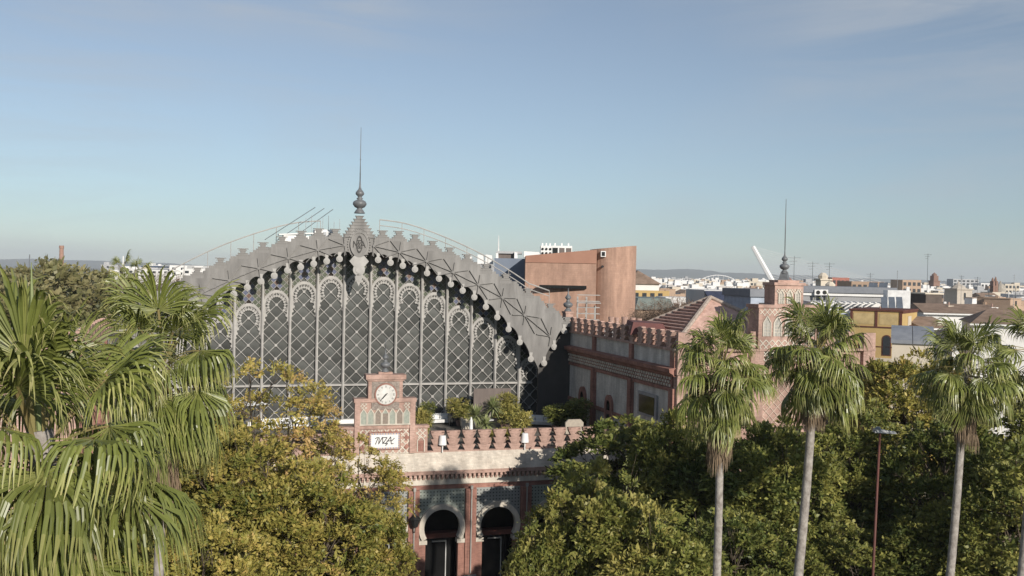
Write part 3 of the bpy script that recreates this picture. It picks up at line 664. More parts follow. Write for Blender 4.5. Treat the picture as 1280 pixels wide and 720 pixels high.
    p.box(CA2 - 2.4, CA2 + 2.4, y0, y0 + 1.5, 17.86, 20.75); p.box(CA2 - 2.5, CA2 + 2.5, y0 - .1, y0 + 1.6, 20.75, 20.98)
    p.box(CA2 - 1.15, CA2 + 1.15, y0 + .02, y0 + 1.4, 20.98, 22.35); p.box(CA2 - 1.27, CA2 + 1.27, y0 - .08, y0 + 1.5, 22.35, 22.55); p.box(CA2 - .85, CA2 + .85, y0 + .1, y0 + 1.3, 22.55, 22.72)
    pg = p.build('roof_gable', t, pink)
    p = MB()
    def lancet(cx, z0, z1, w): 
        p.box(cx - w, cx + w, y0 - .02, y0 + .03, z0, z1, 1); p.prism([(cx - w, z1), (cx + w, z1), (cx, z1 + w * 1.5)], y0 - .02, y0 + .03, 1)
        for s_ in (-1, 1): p.box(cx + s_ * w - .04, cx + s_ * w + .04, y0 - .07, y0 + .03, z0, z1, 0); p.bar(cx + s_ * w, z1, cx, z1 + w * 1.6, .08, y0 - .075, y0 + .03, 0)
        for i in range(1, 4): p.box(cx - w, cx + w, y0 - .04, y0 - .02, z0 + (z1 - z0) * i / 4, z0 + (z1 - z0) * i / 4 + .03, 0)
        p.box(cx - .015, cx + .015, y0 - .045, y0 - .02, z0, z1, 0)
    for cx in (-1.75, -.9, .9, 1.75): lancet(CA2 + cx, 18.75, 19.7, .3)
    lancet(CA2, 18.75, 19.7, .3)
    for cx in (-.66, 0, .66): lancet(CA2 + cx, 20.35 + .7, 21.75, .2)
    strap(p, CA2 - 1.05, CA2 + 1.05, 21.75, 22.1, .22, .035, y0 - .03, y0 + .03); strap(p, CA2 - 2.3, CA2 + 2.3, 20.2, 20.7, .4, .05, y0 - .03, y0 + .02); strap(p, CA2 - 2.3, CA2 + 2.3, 17.0, 18.5, .5, .07, y0 - .04, y0 + .02)
    p.build('blind_arcade', pg, [cream, mat('pale_tracery', (.40, .38, .34), (.3, .29, .26), scale=8)])
    p = MB(); p.lathe([(.55, 0), (.45, .1), (.30, .55), (.3, .6)], (CA2, y0 + .7, 22.72), 4); p.build('finial_base', pg, lead)
    finial(pg, CA2, y0 + .7, 23.2, .62, 5.3)
    # lattice patterns down the pink front
    p = MB(); strap(p, *sorted((X(20.2), X(24.3))), 12.5, 15.6, .62, .055, B0 - .05, B0 + .01); strap(p, *sorted((X(29.8), X(33.9))), 12.5, 15.6, .62, .055, B0 - .05, B0 + .01); strap(p, *sorted((X(25.6), X(28.4))), 12.5, 15.6, .62, .055, B0 - .05, B0 + .01); p.build('cream_strapwork', t, mat('pinkish_cream', (.56, .44, .36), (.48, .37, .30), rough=.9, scale=2, grime=.2), kind='stuff')
    return t
rw = wing(1, 'pink and pale brick side wing right of the terrace with stepped merlons')
lw = wing(-1, 'pink brick side wing half hidden behind the big fan palms on the left')
# tiled hip roof behind the right parapet
hr = thing('hipped_roof_house', 'low house with a hipped red tile roof behind the right wing parapet', 'building', G(25, -.5), TH, off=(25, -.5, 0))
AX, AB, AZ = 25.3, -.4, 21.15
C_ = [(19.9, -5.6, 18.0), (31.0, -5.6, 18.0), (31.0, 4.6, 18.0), (19.9, 4.6, 18.0)]
b = MB(); b.box(20.2, 30.8, -5.3, 4.3, 17.72, 17.98); b.build('wall', hr, pink)
b = MB(); b.add([C_[0], C_[1], C_[2], C_[3], (AX, AB, AZ)], [(0, 1, 4), (1, 2, 4), (2, 3, 4), (3, 2, 1, 0)]); rf = b.build('roof', hr, tile_red)
# left slope: overlapping courses of tile, each a strip
nrow = 15
P0, P1, PT = Vector(C_[0]), Vector(C_[3]), Vector((AX, AB, AZ)); nrm = (P1 - P0).cross(PT - P0).normalized(); nrm = nrm if nrm.z > 0 else -nrm
for i in range(nrow):
    t0_, t1_ = i / nrow, (i + 1.0) / nrow
    a_, b_ = P0.lerp(PT, t0_), P1.lerp(PT, t0_); c_, d_ = P1.lerp(PT, t1_), P0.lerp(PT, t1_)
    h0, h1 = nrm * .24, nrm * .04
    q = MB(); q.add([a_ + nrm * .02, b_ + nrm * .02, c_ + nrm * .02, d_ + nrm * .02, a_ + h0, b_ + h0, c_ + h1, d_ + h1], [(0, 3, 2, 1), (4, 5, 6, 7), (0, 1, 5, 4), (1, 2, 6, 5), (2, 3, 7, 6), (3, 0, 4, 7)])
    q.build('tile_course', hr, tile_red)
for c4 in C_:
    q = MB(); q.tube([Vector(c4) + Vector((0, 0, .1)), PT + Vector((0, 0, .12))], .17, 6); q.build('hip_ridge', hr, mat('mortar_ridge', (.45, .38, .32), (.3, .24, .2), scale=4))
# pillar with a ball finial at the far corner of the wing
pf = sthing('corner_pillar', 'short pink pillar with a grey ball finial where shed and right wing meet', 'pillar', 18.9, 13.6, 17.0)
b = MB(); b.box(18.72, 19.42, 14.0, 14.9, 17.86, 19.35); b.box(18.66, 19.48, 13.94, 14.96, 19.35, 19.5); b.build('shaft', pf, pink)
finial(pf, 19.05, 14.4, 19.5, .75, 2.1)
# ================================================================== TREES AND PALMS
def quad_mesh(name, V, tint, mats, nper=4, mi=None):
    n = len(V) // nper; me = bpy.data.meshes.new(name); me.vertices.add(len(V)); me.vertices.foreach_set('co', V.astype(np.float32).ravel())
    me.loops.add(n * nper); me.loops.foreach_set('vertex_index', np.arange(n * nper, dtype=np.int32)); me.polygons.add(n)
    me.polygons.foreach_set('loop_start', np.arange(0, n * nper, nper, dtype=np.int32))
    for q in (mats if isinstance(mats, (list, tuple)) else [mats]): me.materials.append(q)
    at_ = me.attributes.new('tint', 'FLOAT', 'FACE'); at_.data.foreach_set('value', np.clip(tint, 0, 1).astype(np.float32))
    if mi is not None: me.polygons.foreach_set('material_index', mi)
    me.update(calc_edges=True); return me
def nrm_(a): return a / (np.linalg.norm(a, axis=-1, keepdims=True) + 1e-9)

def leaves(rng, base, dirs, nl, L, ll, lw, droop=.25, tint0=.4, tv=.2, hue=None):
    """pinnate sprays: nl leaflets along each twig"""
    S = len(base); t = np.tile(np.linspace(.12, 1, nl), (S, 1)); Ls = L * rng.uniform(.7, 1.3, (S, 1))
    side = np.cross(dirs, np.array([0, 0, 1.])) + rng.normal(0, .25, (S, 3)); side = nrm_(side); upv = nrm_(np.cross(side, dirs))
    sg = np.where(np.arange(nl) % 2, 1., -1.)[None, :]
    p = base[:, None] + dirs[:, None] * (t * Ls)[..., None]; p[..., 2] -= droop * (t * Ls) ** 2
    d = nrm_(side[:, None] * sg[..., None] * .9 + dirs[:, None] * .65 + rng.normal(0, .28, (S, nl, 3)) - np.array([0, 0, .22]))
    u = nrm_(upv[:, None] + rng.normal(0, .45, (S, nl, 3))); w = nrm_(np.cross(d, u))
    szv = rng.uniform(.62, 1.3, (S, 1, 1)); l = ll * szv * rng.uniform(.7, 1.25, (S, nl, 1)); wd = lw * szv * rng.uniform(.7, 1.2, (S, nl, 1))
    V = np.stack([p, p + d * l * .45 + w * wd * .5, p + d * l, p + d * l * .45 - w * wd * .5], 2).reshape(-1, 3)
    tint = (tint0 if hue is None else hue[:, None]) + rng.normal(0, tv, (S, 1)) * .6 + rng.normal(0, tv, (S, nl)) * .5
    return V, (tint + np.zeros((S, nl))).ravel()

def tree_meshes(seed, R=4., top=17., bot=6., nclump=70, spray=90, mleaf=None, ll=.24, lw=.11, nl=9, hue=.45, sparse=0., spl=.55, upright=0.):
    rng = np.random.default_rng(seed); H = top - bot; C = []
    k = 0
    while len(C) < nclump and k < 6000:
        k += 1; v = rng.normal(0, 1, 3); v /= np.linalg.norm(v); r = rng.uniform(.45, 1) ** .5
        prof = 1.0
        x, y, z = v * r; z = z * .5 + .5
        wz = sin(pi * min(1, max(.0, z)) ** .8) * .75 + .35 * (1 - z)
        p = np.array([x * R, y * R, bot + z * H]); p[:2] *= (.75 + .45 * wz)
        if any(np.linalg.norm((p - c) * (1, 1, 1.5)) < 1.38 for c, _ in C): continue
        C.append((p, rng.uniform(.7, 1.3) * (1.0 if z < .8 else .7)))
    Bs, Ds, Hs = [], [], []
    cen = np.array([0, 0, bot + H * .4])
    for p, r in C:
        n = int(spray * r * r * rng.uniform(.6, 1.15)); v = nrm_(rng.normal(0, 1, (n, 3)))
        outd = nrm_(p - cen); v = nrm_(v + outd * .75 + np.array([0, 0, .25])); sq = np.array([1.2, 1.2, .6])
        Bs.append(p + v * sq * r * rng.uniform(.55, 1.0, (n, 1))); Ds.append(nrm_(v * .8 + outd * .35 + rng.normal(0, .35, (n, 3)) + np.array([0, 0, upright])))
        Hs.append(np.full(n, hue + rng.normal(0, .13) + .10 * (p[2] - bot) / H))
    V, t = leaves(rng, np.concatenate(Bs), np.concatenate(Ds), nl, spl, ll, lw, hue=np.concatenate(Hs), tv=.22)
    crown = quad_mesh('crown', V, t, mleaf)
    b = MB(); fork = Vector((rng.normal(0, .2), rng.normal(0, .2), bot - .2 + H * .12))
    b.tube([(0, 0, 0), (fork.x * .4, fork.y * .3, fork.z * .5), fork], [.34, .25, .2], 9)
    limbs = []
    for i in range(6):
        a = i * 1.05 + rng.uniform(-.3, .3); e = Vector((cos(a) * R * .45, sin(a) * R * .45, bot + H * rng.uniform(.45, .7)))
        m_ = fork.lerp(e, .5) + Vector((cos(a) * .3, sin(a) * .3, -.3)); b.tube([fork, m_, e], [.17, .12, .07], 6); limbs.append((m_, e))
    for p, r in C:
        p = Vector(p); m_, e = min(limbs, key=lambda q: (q[1] - p).length); s_ = m_.lerp(e, rng.uniform(.3, 1)); mid = s_.lerp(p, .55) + Vector(rng.normal(0, .2, 3))
        b.tube([s_, mid, p], [.055, .04, .02], 4)
        for j in range(3): b.tube([mid.lerp(p, .5), p + Vector(rng.normal(0, .55, 3)) + Vector((0, 0, .35))], [.018, .008], 3)
    tk = b.mesh('trunk', bark, smooth=True)
    return crown, tk
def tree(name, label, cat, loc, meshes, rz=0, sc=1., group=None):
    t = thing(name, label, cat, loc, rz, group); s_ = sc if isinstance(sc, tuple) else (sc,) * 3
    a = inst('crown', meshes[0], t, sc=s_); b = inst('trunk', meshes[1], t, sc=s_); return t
TV = {
 'autA': tree_meshes(11, 4.3, 18.0, 9.0, 60, 46, leaf_autumn, hue=.58, nl=10, ll=.25, lw=.11),
 'autB': tree_meshes(12, 4.2, 15.0, 5.0, 76, 80, leaf_autumn, hue=.38, nl=10, ll=.27, lw=.125),
 'oliA': tree_meshes(13, 4.2, 15.0, 5.0, 70, 76, leaf_olive, hue=.52, nl=9, ll=.33, lw=.165),
 'oliB': tree_meshes(14, 4.0, 15.0, 5.0, 68, 72, leaf_olive, hue=.38, nl=9, ll=.33, lw=.165),
 'grnA': tree_meshes(15, 4.4, 16.0, 5.0, 66, 66, leaf_green, hue=.48, nl=8, ll=.37, lw=.19),
 'grnB': tree_meshes(16, 4.2, 16.0, 5.0, 66, 66, leaf_green, hue=.62, nl=8, ll=.36, lw=.18),
 'far': tree_meshes(17, 5.0, 15.0, 4.0, 60, 50, leaf_far, hue=.5, nl=6, ll=.5, lw=.26, spl=.8),
 'bare': tree_meshes(18, 4.5, 13.0, 4.0, 60, 60, twig_m, hue=.5, nl=7, ll=.55, lw=.035, spl=.9),
}
TOPS = dict(autA=18., autB=15., oliA=15., oliB=15., grnA=16., grnB=16., far=15., bare=13.)
NAMES_ = dict(autA='autumn_tree', autB='autumn_tree', oliA='leafy_tree', oliB='leafy_tree', grnA='leafy_tree', grnB='leafy_tree')
def ptree(px, ytop, D, var, label, rz=0., w=1., group='trees on the plaza before the station'):
    p = at(px, ytop, D); s_ = p.z / TOPS[var]
    return tree(NAMES_.get(var, 'leafy_tree'), label, 'tree', (p.x, p.y, .02), TV[var], rz, (w, w, s_), group)
PT = [
 (332, 452, 52, 'autA', 'tallest autumn tree with a thin orange-tipped crown against the shed glass', .3, .82),
 (232, 508, 49, 'autB', 'yellow-green tree just right of the second fan palm trunk', 1.2, .78),
 (430, 540, 52, 'autA', 'small autumn tree partly covering the left half of the clock gable base', 2.3, .62),
 (285, 540, 45, 'autB', 'dense olive-yellow tree below the tallest autumn tree, towards the palms', 4.0, .85),
 (375, 575, 44, 'autB', 'golden-green tree in front of the arcade, left of the wall lantern', 5.2, .74),
 (455, 625, 47, 'autB', 'low yellowing tree whose edge reaches the leftmost clear arch', .9, .50),
 (255, 640, 39, 'autB', 'bushy yellow-olive tree lowest beside the left palm trunk', 2.9, .62),
 (785, 524, 65, 'grnA', 'dark green tree leaning over the right end of the parapet', .5, .93),
 (850, 512, 60, 'oliB', 'sunlit green tree below the corner of the right wing', 1.9, .62),
 (690, 645, 45, 'oliA', 'pale olive tree covering the foot of the right arches', 3.3, .42),
 (748, 588, 46, 'oliA', 'broad yellow-green tree right of the arches, lit on its front', .2, .70),
 (815, 640, 43, 'oliA', 'low light green tree in front of the dark green one', 4.4, .66),
 (925, 526, 58, 'grnA', 'shaded tree behind the trunk of the palm before the tiled roof', 2.2, .80),
 (972, 528, 56, 'grnB', 'green tree between the two palms before the right wing', 5.0, .70),
 (1048, 545, 60, 'oliB', 'green tree right of the palm before the roof gable, behind the lamp post', .8, .72),
 (1142, 436, 68, 'autB', 'tall yellow-topped tree rising before the ochre building', 3.0, .88),
 (1085, 505, 64, 'grnB', 'green tree left of the tall yellow-topped one', 4.3, .70),
 (1185, 520, 57, 'grnA', 'dark tree behind the trunk of the palm before the yellow-topped tree', 1.1, .74),
 (1255, 480, 64, 'grnB', 'dark green tree between the two palms at the right edge', 5.6, .86),
 (1232, 600, 52, 'oliA', 'lighter green tree low between the two rightmost palm trunks', 2.6, .66),
 (1290, 540, 50, 'grnB', 'green tree cut off by the right edge of the view', 3.7, .7),
 (905, 640, 49, 'grnA', 'low dark tree at the foot of the palm before the tiled roof', 2.0, .62),
 (965, 655, 52, 'oliB', 'low tree filling the gap between the two palm trunks', 4.9, .55),
 (1055, 650, 53, 'grnB', 'low green tree left of the lamp post foot', 1.5, .66),
 (1150, 640, 53, 'grnA', 'low green tree right of the lamp post foot', 5.5, .6),
 (1010, 600, 58, 'grnA', 'shaded tree behind the trunk of the palm before the roof gable', .1, .7),
 (880, 590, 62, 'grnA', 'shaded tree against the front of the right wing', 3.9, .7),
]
for a in PT: ptree(*a)
# far trees behind the left palms
rng = random.Random(3); k = 0
FT = [(-30, 352), (12, 340), (52, 329), (92, 336), (130, 344), (30, 346), (70, 343), (110, 350), (150, 356), (5, 362), (60, 362), (120, 366)]
lab = ['at the left edge', 'left of the brick chimney', 'under the brick chimney', 'right of the brick chimney', 'in front of the far bare trees']
for i, (px, y) in enumerate(FT):
    p = at(px, y, 112 + 14 * (i % 3) + (0 if i < 5 else -22)); s_ = p.z / 15.
    tree('park_tree', 'olive green park tree in the tall belt of trees beyond the left palms', 'tree', (p.x, p.y, 0), TV['far'], i * 1.7, (1.25, 1.25, s_), 'belt of park trees beyond the palms')
for i, (px, y) in enumerate([(165, 350), (195, 348), (222, 350), (180, 358), (208, 360), (238, 352)]):
    p = at(px, y, 150 + 8 * (i % 2)); tree('bare_tree', 'leafless brown tree beyond the second fan palm', 'tree', (p.x, p.y, 0), TV['bare'], i * 2.1, (1.4, 1.4, p.z / 13.), 'bare trees beyond the left palms')
for i, (px, y) in enumerate([(812, 384), (832, 378), (852, 380), (872, 382), (842, 388), (890, 384)]):
    p = at(px, y, 118 + 6 * (i % 2)); tree('bare_tree', 'leafless brown tree behind the tiled hip roof', 'tree', (p.x, p.y, 0), TV['bare'], i * 2.1, (1.1, 1.1, p.z / 13.), 'bare trees behind the tiled roof')

# ---- fan palms
def frond_mesh(seed, elev, Lp=1.25, Lb=1.05, nseg=42, dead=False, droopk=1.0, sp=(.44, .66), thin=1., ext=1.):
    rng = np.random.default_rng(seed); V = []; T = []; e = radians(elev)
    d = np.array([cos(e), 0, sin(e)]); p = np.array([0., 0, 0]); pts = [p.copy()]
    n_ = 6
    for i in range(n_):                       # the petiole arches down
        d = nrm_(d + np.array([0, 0, -.06 if elev > 50 else -.11])); p = p + d * Lp / n_; pts.append(p.copy())
    y = np.array([0, 1., 0]); d0 = nrm_(d + np.array([0, 0, -.10])); nn = nrm_(np.cross(d0, y)); nn = nn if nn[2] > 0 or abs(elev) > 80 else -nn
    spread = radians(118 if not dead else 70); dphi = 2 * spread / nseg
    tip = pts[-1]; fold = .22 if not dead else .8
    R0 = [.04, .30, .50, .64, .78, .94, 1.12, 1.30]; R = [q if q < .7 else .7 + (q - .7) * ext for q in R0]
    for i in range(nseg):
        ph = -spread + (i + .5) * dphi; Ls = Lb * (.72 + .33 * cos(ph * .8)) * rng.uniform(.93, 1.05)
        dr = nrm_(d0 * cos(ph) + y * sin(ph) + rng.normal(0, .04, 3) - nn * fold * abs(sin(ph)) ** 1.5 + nn * .05 * (1 if i % 2 else -1) * 0)
        lat = nrm_(-d0 * sin(ph) + y * cos(ph)); nl_ = nrm_(np.cross(dr, lat)); nl_ = nl_ if nl_ @ nn > 0 else -nl_
        W = []; P = []
        q = tip + dr * R[0] * Ls; dd = dr.copy(); split = rng.uniform(*sp)
        for j, r in enumerate(R):
            if j:
                s_ = (R[j] - R[j - 1]) * Ls
                if r > split or dead:
                    w = min(1, max(0, (r - split + .12) * (2.1 + rng.uniform(-.4, .9)) * droopk * (1 + .35 * abs(sin(ph))))); 
                    dd = nrm_(dd * (1 - w * .62) + np.array([0, 0, -1.]) * w * .62 + rng.normal(0, .045, 3))
                q = q + dd * s_
            P.append(q.copy()); wmax = min(r, split) * Ls * dphi * 1.03
            W.append(wmax if r <= split else wmax * thin * max(.05, 1 - ((r - split) / (R[-1] + .01 - split)) ** 1.6))
        tb = rng.normal(0, .07)
        for j in range(len(R) - 1):
            h0, h1 = W[j] * .42, W[j + 1] * .42; c0, c1 = P[j] + nl_ * h0 * .5, P[j + 1] + nl_ * h1 * .5
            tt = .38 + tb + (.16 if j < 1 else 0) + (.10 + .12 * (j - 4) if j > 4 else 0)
            for sg in (-1, 1):
                a0, a1 = P[j] + lat * sg * W[j] / 2 - nl_ * h0 * .5, P[j + 1] + lat * sg * W[j + 1] / 2 - nl_ * h1 * .5
                V += [c0, c1, a1, a0]; T.append(tt + .03 * sg)
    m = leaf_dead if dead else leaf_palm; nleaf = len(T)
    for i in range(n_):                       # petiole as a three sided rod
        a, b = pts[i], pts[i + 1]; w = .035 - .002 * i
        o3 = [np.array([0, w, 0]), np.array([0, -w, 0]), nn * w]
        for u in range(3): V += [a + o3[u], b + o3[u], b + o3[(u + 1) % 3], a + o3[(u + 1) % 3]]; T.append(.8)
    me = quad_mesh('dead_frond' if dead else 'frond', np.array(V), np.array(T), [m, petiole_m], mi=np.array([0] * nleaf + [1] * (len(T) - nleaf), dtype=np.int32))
    return me
ELS = [80, 62, 44, 28, 10, -8, -28, -48]
FR = [[frond_mesh(100 + i * 3 + s_, e, Lp=1.15, Lb=.92, nseg=34, droopk=(.35 if e > 55 else .8)) for s_ in range(4)] for i, e in enumerate(ELS)]
FRN = [[frond_mesh(200 + i * 3 + s_, e, nseg=46, Lb=1.12, sp=(.58, .70), thin=(1 if e > 55 else .8), ext=(1 if e > 55 else 1.12), droopk=(.35 if e > 55 else 1.4)) for s_ in range(3)] for i, e in enumerate(ELS)]
FD = [frond_mesh(300 + i, -62 - 8 * i, Lp=.8, Lb=.9, nseg=26, dead=True, droopk=1.3) for i in range(3)]
def palm(label, top, base, near=False, wob=1., n=36, ndead=22, tr=.2, sc=1., seed=0, skirt=2.4, spear=False):
    rg = random.Random(seed); t = thing('fan_palm', label, 'palm tree', (base[0], base[1], 0), 0, 'tall fan palms of the plaza')
    tv = Vector(top) - Vector((base[0], base[1], 0)); b = MB(); pts = []; rad = []; nn = 46
    for i in range(nn + 1):
        f = i / nn; bend = sin(pi * f) * .25
        pts.append((tv.x * f + bend, tv.y * f, tv.z * f)); rad.append(tr * (1.35 - .45 * f + (.3 * (1 - f) ** 6)) * (1 + .05 * (i % 2)))
    b.tube(pts, rad, 10); b.build('trunk', t, palm_bark, smooth=True)
    F = FRN if near else FR
    for i in range(n):
        f = (i + .5) / n; az = i * 2.39996 + rg.uniform(-.45, .45); ei = min(7, int(f ** .85 * 8)); me = F[ei][rg.randrange(len(F[ei]))]
        z = tv.z - .15 - f * 1.0
        inst('frond', me, t, (tv.x + cos(az) * .12, tv.y + sin(az) * .12, z), (rg.uniform(-.38, .38) * wob, rg.uniform(-.28, .22) * wob, az), sc * rg.uniform(.68, 1.12))
    for i in range(ndead):
        f = i / ndead; az = i * 2.39996 + rg.uniform(-.3, .3)
        inst('dead_frond', FD[i % 3], t, (tv.x + cos(az) * .1, tv.y + sin(az) * .1, tv.z - 1.1 - f * skirt), (0, 0, az), sc * rg.uniform(.75, 1.0))
    if spear:
        b = MB(); b.tube([(tv.x, tv.y, tv.z), (tv.x - .12, tv.y, tv.z + 1.2), (tv.x - .16, tv.y, tv.z + 2.45)], [.05, .06, .005], 6); b.build('spear_leaf', t, mat('young_leaf', (.22, .26, .10), rough=.5))
    return t
def ppalm(label, px, py, D, pxb, seed, **k):
    p = at(px, py, D); b_ = at(pxb, 720, D); f = p.z / (p.z - b_.z); bx_ = p.x + (b_.x - p.x) * f
    return palm(label, p, (bx_, p.y), seed=seed, **k)
ppalm('nearest fan palm, filling the left edge with huge hanging leaves', 50, 538, 14.5, 62, 1, near=True, wob=.6, n=66, ndead=40, tr=.2, sc=1.0, skirt=2.8, spear=True)
ppalm('second fan palm, with its pale trunk left of the autumn trees', 205, 436, 27, 189, 2, near=True, wob=.8, n=54, ndead=30, tr=.13, sc=1.02, skirt=2.0)
ppalm('fan palm with a thick brown skirt in front of the red tiled roof', 901, 446, 38, 888, 3, n=66, ndead=30, tr=.14, sc=1.05, skirt=1.5)
ppalm('fan palm in front of the roof gable with the black finial', 1021, 432, 40, 990, 4, n=70, ndead=14, tr=.165, sc=1.12, skirt=.7)
ppalm('fan palm in front of the far tiled roofs, right of the lamp post', 1208, 446, 41, 1180, 5, n=64, ndead=20, tr=.15, sc=1.06, skirt=1.1)
ppalm('fan palm cut off by the right edge of the view', 1300, 430, 42, 1270, 6, n=36, ndead=20, tr=.17, sc=1.0, skirt=1.6)
for i, (px, y) in enumerate([(152, 333), (170, 337)]):
    p = at(px, y, 110); palm(['tiny far palm above the tree belt, left one of two', 'tiny far palm above the tree belt, right one of two'][i], p, (p.x, p.y), n=18, ndead=4, tr=.2, seed=20 + i, skirt=.5)
# ================================================================== THE CITY
def hills(name, label, pts, D, depth=900):
    b = MB(); vs = []; n = 160
    import mathutils
    x0, x1 = pts[0][0], pts[-1][0]
    for j in range(5):
        for i in range(n + 1):
            px = x0 + (x1 - x0) * i / n; h = interp2(pts, px); DD = D + depth * j * .5; w = at(px, 345, DD)
            z = h * [0, .62, 1, .8, 0][j] * (1 + .22 * mathutils.noise.noise((i * .11, j * .9, 2.1)) + .08 * mathutils.noise.noise((i * .5, j * 2.9, 7)))
            vs.append((w.x, w.y, max(-.5, z)))
    fs = [(j * (n + 1) + i, j * (n + 1) + i + 1, (j + 1) * (n + 1) + i + 1, (j + 1) * (n + 1) + i) for j in range(4) for i in range(n)]
    b.add(vs, fs); tagit(b.build(name, None, hill_m, smooth=True), label, kind='structure')
def interp2(T, x):
    for (a, b), (c, d) in zip(T, T[1:]):
        if x <= c: return b + (d - b) * max(0, (x - a)) / (c - a)
    return T[-1][1]
hills('hills', 'low blue hills along the horizon on the right', [(560, 20), (700, 70), (800, 88), (850, 92), (900, 74), (960, 64), (1040, 50), (1150, 38), (1400, 30)], 8200)
hills('hills', 'low hazy plateau along the horizon on the left', [(-300, 60), (0, 62), (90, 66), (160, 58), (260, 40), (400, 34), (640, 40)], 8600)

rn = random.Random(42)
cw = [mat('house_white', (.74, .72, .69), (.62, .61, .59), rough=.9, scale=.25, objvar=.10), mat('house_cream', (.60, .53, .42), (.50, .44, .36), rough=.9, scale=.25, objvar=.12),
      mat('house_tan', (.42, .30, .21), (.36, .26, .19), rough=.9, scale=.25, objvar=.2), mat('house_grey', (.40, .40, .40), (.33, .33, .33), rough=.9, scale=.25, objvar=.15)]
flat_roof = mat('flat_roof', (.36, .27, .21), (.30, .24, .20), rough=.95, scale=.3, objvar=.25); win_m = mat('far_window', (.045, .05, .055), rough=.3)
def house_mesh(seed, cm, W, Dp, H, roof='flat'):
    r = random.Random(seed); b = MB(); hw, hd = W / 2, Dp / 2
    b.box(-hw, hw, -hd, hd, 0, H, 0); t = .3
    if roof == 'flat':
        b.box(-hw + t, hw - t, -hd + t, hd - t, H, H + .03, 1)
        for x0, x1, y0, y1 in ((-hw, hw, -hd, -hd + t), (-hw, hw, hd - t, hd), (-hw, -hw + t, -hd + t, hd - t), (hw - t, hw, -hd + t, hd - t)): b.box(x0, x1, y0, y1, H, H + r.uniform(.8, 1.1), 0)
        for _ in range(r.randint(1, 3)):
            px, py = r.uniform(-hw * .5, hw * .5), r.uniform(-hd * .5, hd * .6); w, d, h = r.uniform(1.4, 3.6), r.uniform(1.4, 3), r.uniform(2, 3); b.box(px - w, px + w, py - d, py + d, H + .03, H + h, 0); b.box(px - w - .15, px + w + .15, py - d - .15, py + d + .15, H + h, H + h + .18, 1 if r.random() < .4 else 0)
            if r.random() < .5: b.box(px - .5, px + .5, py - d - .05, py - d, H + .1, H + 2, 2)
        for _ in range(r.randint(1, 3)): x, y = r.uniform(-hw, hw) * .8, r.uniform(-hd, hd) * .8; b.box(x - .3, x + .3, y - .3, y + .3, H, H + r.uniform(1.5, 3.2), 0)
        if r.random() < .5: x, y = r.uniform(-hw, hw) * .6, r.uniform(-hd, 0); b.tube([(x, y, H), (x, y, H + 5)], .05, 4, 2); b.box(x - .7, x + .7, y - .03, y + .03, H + 4.6, H + 4.66, 2)
    else:
        rh = W * .22; b.prism([(-hw - .3, H), (hw + .3, H), (0, H + rh)], -hd - .3, hd + .3, 3)
    nf = int(H // 3.2)
    for f in range(nf):
        z = H - 2.6 - f * 3.2
        if z < 1: break
        n = int(W // 2.6)
        for i in range(n):
            x = -hw + (i + .5) * W / n; b.box(x - .5, x + .5, -hd - .03, -hd, z, z + 1.6, 2)
            if r.random() < .3: b.box(x - .8, x + .8, -hd - .7, -hd - .03, z - .25, z - .1, 0)
        n = int(Dp // 3)
        for i in range(n):
            y = -hd + (i + .5) * Dp / n
            for s_ in (-1, 1): b.box(*sorted((s_ * hw, s_ * (hw + .03))), y - .5, y + .5, z, z + 1.6, 2)
    return b.mesh('townhouse', [cm, flat_roof, win_m, tile_brown])
HM = []
for i in range(22):
    ci = [0, 0, 0, 1, 0, 0, 2, 0, 3, 0, 1][i % 11]; roof = 'gable' if i % 7 == 4 else 'flat'
    HM.append((house_mesh(i, cw[ci], rn.uniform(9, 20), rn.uniform(9, 16), rn.uniform(9, 16.5), roof), ci, roof))
LB = {0: ('white flat-roofed townhouse in the packed rows of the old town', 'white townhouses of the old town'), 1: ('cream flat-roofed townhouse among the white ones of the old town', 'cream townhouses of the old town'),
      2: ('tan brick townhouse among the white ones of the old town', 'tan townhouses of the old town'), 3: ('grey townhouse among the white ones of the old town', 'grey townhouses of the old town')}
def hlabel(ci, rf_, px, D_, me, zs):
    k = ['white', 'cream', 'tan', 'grey'][ci]; r_ = 'brown tiled roof' if rf_ == 'gable' else 'flat roof'
    pos = next(t for lim, t in [(850, 'just right of the brick drum'), (900, 'above the bare trees'), (940, 'left of the leaning pylon'), (990, 'behind the roof gable'), (1045, 'right of the roof gable'), (1085, 'behind the long grey roof'), (1125, 'behind the solar panels'), (1160, 'above the ochre house'), (1185, 'below the bell tower'), (1225, 'below the grey high-rise'), (1260, 'below the domed church'), (9999, 'at the right edge')] if px < lim)
    row = 'nearest' if D_ < 240 else 'near' if D_ < 330 else 'middle' if D_ < 450 else 'far' if D_ < 600 else 'farthest'
    w = me.vertices[0].co.x * -2; sz = 'narrow' if w < 12.5 else 'broad' if w > 16.5 else 'mid-sized'
    l = f"{sz} {k} townhouse with {r_}, {row} row, {pos}"
    return l, 'house', f"{k} townhouses in the {row} rows {pos}"
n = 0; Dd = 172.0
def px_of(x, y): return 640 + FOC * x / y
